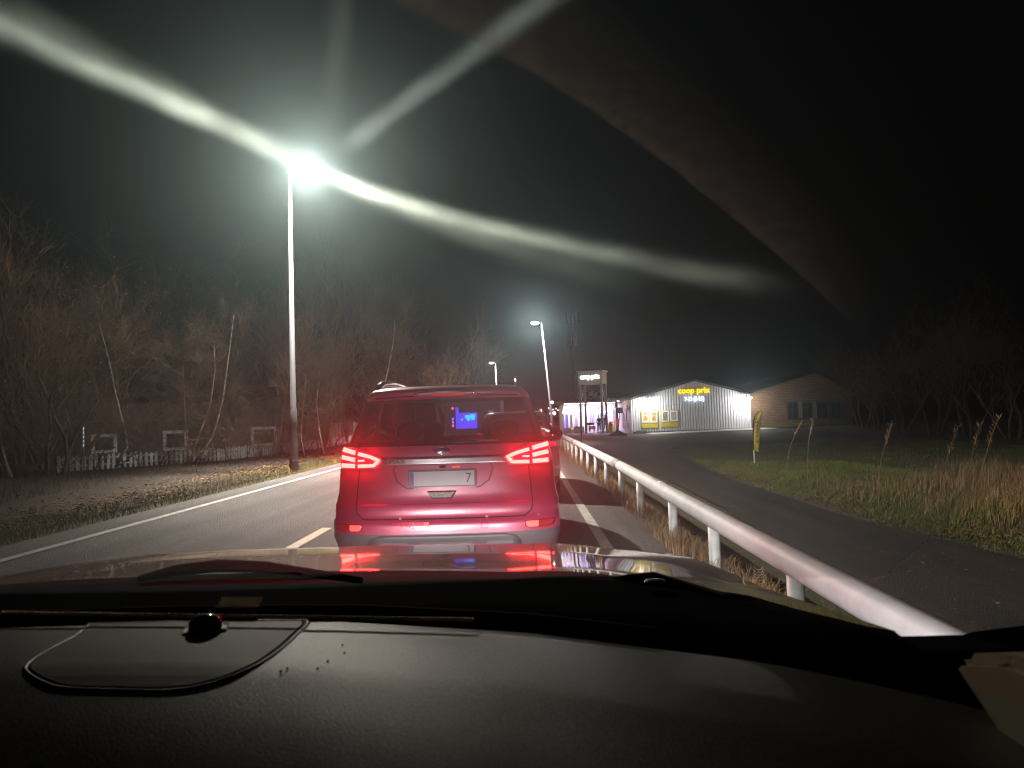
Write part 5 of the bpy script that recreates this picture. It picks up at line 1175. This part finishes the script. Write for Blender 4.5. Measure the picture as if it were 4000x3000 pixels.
LAMP = Vector((-5.29, 17.4, 7.71))
N0 = (EYE-LAMP).normalized(); R0 = Vector((0, 0, 1)).cross(N0).normalized(); U0 = N0.cross(R0)
if R0.x < 0: R0 = -R0
if U0.z < 0: U0 = -U0
def onpane(px, py, off=.010):
    d = ray(px, py); P0 = pane_pt(0, .6)-nrm_*off; k = (P0-EYE).dot(nrm_)/d.dot(nrm_); return EYE+d*k
def smear_mat(name, amount, rough, col, slopes):
    """film of fine wiper grooves: each groove is a tiny prism that bends light across the groove only"""
    m = bpy.data.materials.new(name); m.use_nodes = True; setattr(m if hasattr(m, 'use_bump_map_correction') else m.cycles, 'use_bump_map_correction', False); nt = m.node_tree; nt.nodes.clear(); L = nt.links.new
    o = nt.nodes.new('ShaderNodeOutputMaterial'); tr = nt.nodes.new('ShaderNodeBsdfTransparent'); mx = nt.nodes.new('ShaderNodeMixShader')
    fa = nt.nodes.new('ShaderNodeAttribute'); fa.attribute_name = 'film'; fm = nt.nodes.new('ShaderNodeMath'); fm.operation = 'MULTIPLY'; fm.inputs[1].default_value = amount*len(slopes); tcn = nt.nodes.new('ShaderNodeTexCoord'); nz = nt.nodes.new('ShaderNodeTexNoise'); nz.inputs['Scale'].default_value = 34; nz.inputs['Detail'].default_value = 5; L(tcn.outputs['Object'], nz.inputs['Vector'])
    nr_ = nt.nodes.new('ShaderNodeMapRange'); nr_.inputs[1].default_value = .3; nr_.inputs[2].default_value = .7; nr_.inputs[3].default_value = .45; nr_.inputs[4].default_value = 1.5; L(nz.outputs['Fac'], nr_.inputs[0])
    f2_ = nt.nodes.new('ShaderNodeMath'); f2_.operation = 'MULTIPLY'; L(fa.outputs['Fac'], f2_.inputs[0]); L(nr_.outputs[0], f2_.inputs[1]); L(f2_.outputs[0], fm.inputs[0]); L(fm.outputs[0], mx.inputs[0])
    ge = nt.nodes.new('ShaderNodeNewGeometry'); sc = nt.nodes.new('ShaderNodeVectorMath'); sc.operation = 'SCALE'; sc.inputs['Scale'].default_value = 91733.0; L(ge.outputs['Position'], sc.inputs[0])
    wn_ = nt.nodes.new('ShaderNodeTexWhiteNoise'); L(sc.outputs[0], wn_.inputs['Vector'])
    at = nt.nodes.new('ShaderNodeAttribute'); at.attribute_name = 'groove'
    acc = None; cum = 0.0
    for k, (lo_, hi_, w_) in enumerate(slopes):
        s1 = nt.nodes.new('ShaderNodeMath'); s1.operation = 'MULTIPLY_ADD'; s1.inputs[1].default_value = hi_-lo_; s1.inputs[2].default_value = lo_; L(wn_.outputs['Value'], s1.inputs[0])
        v1 = nt.nodes.new('ShaderNodeVectorMath'); v1.operation = 'SCALE'; L(at.outputs['Vector'], v1.inputs[0]); L(s1.outputs[0], v1.inputs['Scale'])
        v2 = nt.nodes.new('ShaderNodeVectorMath'); v2.operation = 'ADD'; v2.inputs[1].default_value = N0; L(v1.outputs[0], v2.inputs[0]); v3 = nt.nodes.new('ShaderNodeVectorMath'); v3.operation = 'NORMALIZE'; L(v2.outputs[0], v3.inputs[0])
        rf = nt.nodes.new('ShaderNodeBsdfRefraction'); rf.inputs['IOR'].default_value = 1.9; rf.inputs['Roughness'].default_value = rough*(1+1.1*lo_); rf.inputs['Color'].default_value = (*[c*w_ for c in col], 1); L(v3.outputs[0], rf.inputs['Normal'])
        if acc is None: acc = rf.outputs[0]
        else:
            m_ = nt.nodes.new('ShaderNodeMixShader'); m_.inputs[0].default_value = 1/(k+1); L(acc, m_.inputs[1]); L(rf.outputs[0], m_.inputs[2]); acc = m_.outputs[0]
    L(tr.outputs[0], mx.inputs[1]); L(acc, mx.inputs[2]); L(mx.outputs[0], o.inputs[0]); return m
def smear(rows_px, mat, angf, ends=(1, 1), fade0=True):
    """rows_px: rows of picture points on the pane; angf gives the across-groove direction (degrees below horizontal)"""
    rows = [[onpane(x, y) for x, y in r] for r in rows_px]
    o = part('wiper_smear', MB().grid(rows), mat, own)
    me = o.data; at = me.attributes.new('groove', 'FLOAT_VECTOR', 'POINT'); flat = [q for r in rows_px for q in r]
    vals = []
    for x, y in flat:
        v = ray(*angf(x, y)).normalized(); v = v-N0*v.dot(N0); v.normalize(); vals += [v.x, v.y, v.z]
    at.data.foreach_set('vector', vals)
    nc = len(rows_px[0]); nr = len(rows_px); fa = me.attributes.new('film', 'FLOAT', 'POINT')
    fa.data.foreach_set('value', [max(0, 1-abs(2*j/(nc-1)-1)**2)*(ends[0]+(ends[1]-ends[0])*i/(nr-1))*(min(1, i/1.0) if fade0 else 1)*(min(1, (nr-1-i)/2)) for i in range(nr) for j in range(nc)])
    up = sum((p.normal for p in me.polygons), Vector())
    if up.dot(N0) < 0: me.flip_normals()
    return o
def angmain(x, y): return float(np.interp(x, [-50, 600, 720, 900, 1100, 1300, 1600, 1900, 2050], [24.5, 24.5, 23, 20.5, 18, 16.3, 14.6, 13.6, 13.2]))
def ycur(x): return 360+math.tan(R(angmain(x, 0)))*(x-668)
SL = [(.00, .05, .55), (.05, .11, .6), (.11, .17, .55), (.17, .23, .5), (.23, .30, .45), (.30, .37, .42), (.37, .45, .40), (.45, .56, .36)]
SR = [(.00, .05, .75), (.05, .11, .7), (.11, .17, .55), (.17, .23, .42), (.23, .30, .33), (.30, .37, .25), (.37, .45, .18), (.45, .56, .12)]
m1 = smear_mat('wiper smear', .0011, .072, (.80, 1.0, .94), SL); m1r = smear_mat('wiper smear right', .0014, .072, (.84, 1.0, .92), SR)
def band(xs, hw): return [[(x, ycur(x)+h*hw(x)) for h in (-1, -.75, -.5, -.25, 0, .25, .5, .75, 1)] for x in xs]
smear(band([650, 630, 580, 520, 400, 300, 200, 100, 0, -100, -200, -300], lambda x: 75+.15*(640-x)), m1, lambda x, y: (x, ycur(x)))
smear(band([688, 725, 800, 900, 1000, 1100, 1200, 1300, 1450, 1600, 1750, 1900, 2020, 2140], lambda x: 75+.10*(x-700)), m1r, lambda x, y: (x, ycur(x)))
def band3(xs, hw): return [[(x, ycur(x)+.075*(x-668)+h*hw(x)) for h in (-1, -.5, 0, .5, 1)] for x in xs]
m4 = smear_mat('side wiper smear', .0005, .085, (.80, 1.0, .90), SR)
def lower(o): o.location = -nrm_*.003; return o
lower(smear(band3([690, 760, 850, 950, 1050, 1150, 1250, 1350, 1450], lambda x: 50+.08*(x-690)), m4, lambda x, y: (x, ycur(x)+.075*(x-668))))
lower(smear(band3([645, 560, 460, 360, 260, 160, 60, -40, -160], lambda x: 50+.12*(645-x)), m4, lambda x, y: (x, ycur(x)+.075*(x-668))))
m2 = smear_mat('second wiper smear', .0004, .075, (.75, .95, 1.0), SL)
def band2(ts): return [[(705+t*.81-h*45, 330-t*.59-h*55) for h in (-1, -.5, 0, .5, 1)] for t in ts]
smear(band2([10, 80, 160, 260, 380, 500, 620, 740, 860]), m2, lambda x, y: (705+800*.81, 330-800*.59))
m3 = smear_mat('faint wiper smear', .00015, .09, (.85, .95, 1.0), SL)
smear([[(718+h*40+t*.06, 325-t) for h in (-1, -.5, 0, .5, 1)] for t in (5, 60, 120, 180, 240, 300, 360, 420, 500)], m3, lambda x, y: (760, -100))
# dirt left outside the sweep of the wiper
def dirt_mat():
    m = bpy.data.materials.new('windscreen grime'); m.use_nodes = True; nt = m.node_tree; nt.nodes.clear(); L = nt.links.new
    o = nt.nodes.new('ShaderNodeOutputMaterial'); tr = nt.nodes.new('ShaderNodeBsdfTransparent'); tl = nt.nodes.new('ShaderNodeBsdfTranslucent'); mx = nt.nodes.new('ShaderNodeMixShader')
    tl.inputs[0].default_value = (.58, .55, .47, 1); tc = nt.nodes.new('ShaderNodeTexCoord')
    n1 = nt.nodes.new('ShaderNodeTexNoise'); n1.inputs['Scale'].default_value = 150; n1.inputs['Detail'].default_value = 8; L(tc.outputs['Object'], n1.inputs['Vector'])
    n2 = nt.nodes.new('ShaderNodeTexNoise'); n2.inputs['Scale'].default_value = 5; L(tc.outputs['Object'], n2.inputs['Vector'])
    r1 = nt.nodes.new('ShaderNodeMapRange'); r1.inputs[1].default_value = .35; r1.inputs[2].default_value = .75; r1.inputs[3].default_value = .22; r1.inputs[4].default_value = .52; L(n1.outputs['Fac'], r1.inputs[0])
    at = nt.nodes.new('ShaderNodeAttribute'); at.attribute_name = 'dirt'; mu = nt.nodes.new('ShaderNodeMath'); mu.operation = 'MULTIPLY'; L(r1.outputs[0], mu.inputs[0]); L(at.outputs['Fac'], mu.inputs[1])
    mu2 = nt.nodes.new('ShaderNodeMath'); mu2.operation = 'MULTIPLY'; L(mu.outputs[0], mu2.inputs[0]); L(n2.outputs['Fac'], mu2.inputs[1])
    L(mu2.outputs[0], mx.inputs[0]); L(tr.outputs[0], mx.inputs[1]); L(tl.outputs[0], mx.inputs[2]); L(mx.outputs[0], o.inputs[0]); return m
arc = [(760, -30), (850, 10), (950, 55), (1060, 110), (1160, 165), (1260, 228), (1360, 298), (1460, 372), (1560, 452), (1660, 536), (1740, 605), (1810, 672), (1860, 730)]
wid = [(x, 1-i/len(arc)*.55) for i, (x, y) in enumerate(arc)]
rows_px = [[(x+h*k[1]*.62, y-h*k[1]) for h in (0, 3, 12, 40, 90, 160, 240)] for (x, y), k in zip(arc, wid)]
o = part('grime', MB().grid([[onpane(x, y, .013) for x, y in r] for r in rows_px]), dirt_mat(), own)
at = o.data.attributes.new('dirt', 'FLOAT', 'POINT'); nA = len(arc)
at.data.foreach_set('value', [1.9*d*(1-.5*i/nA)*min(1, (nA-1-i)/3) for i in range(nA) for d in (0, .8, .9, .6, .35, .15, 0)])
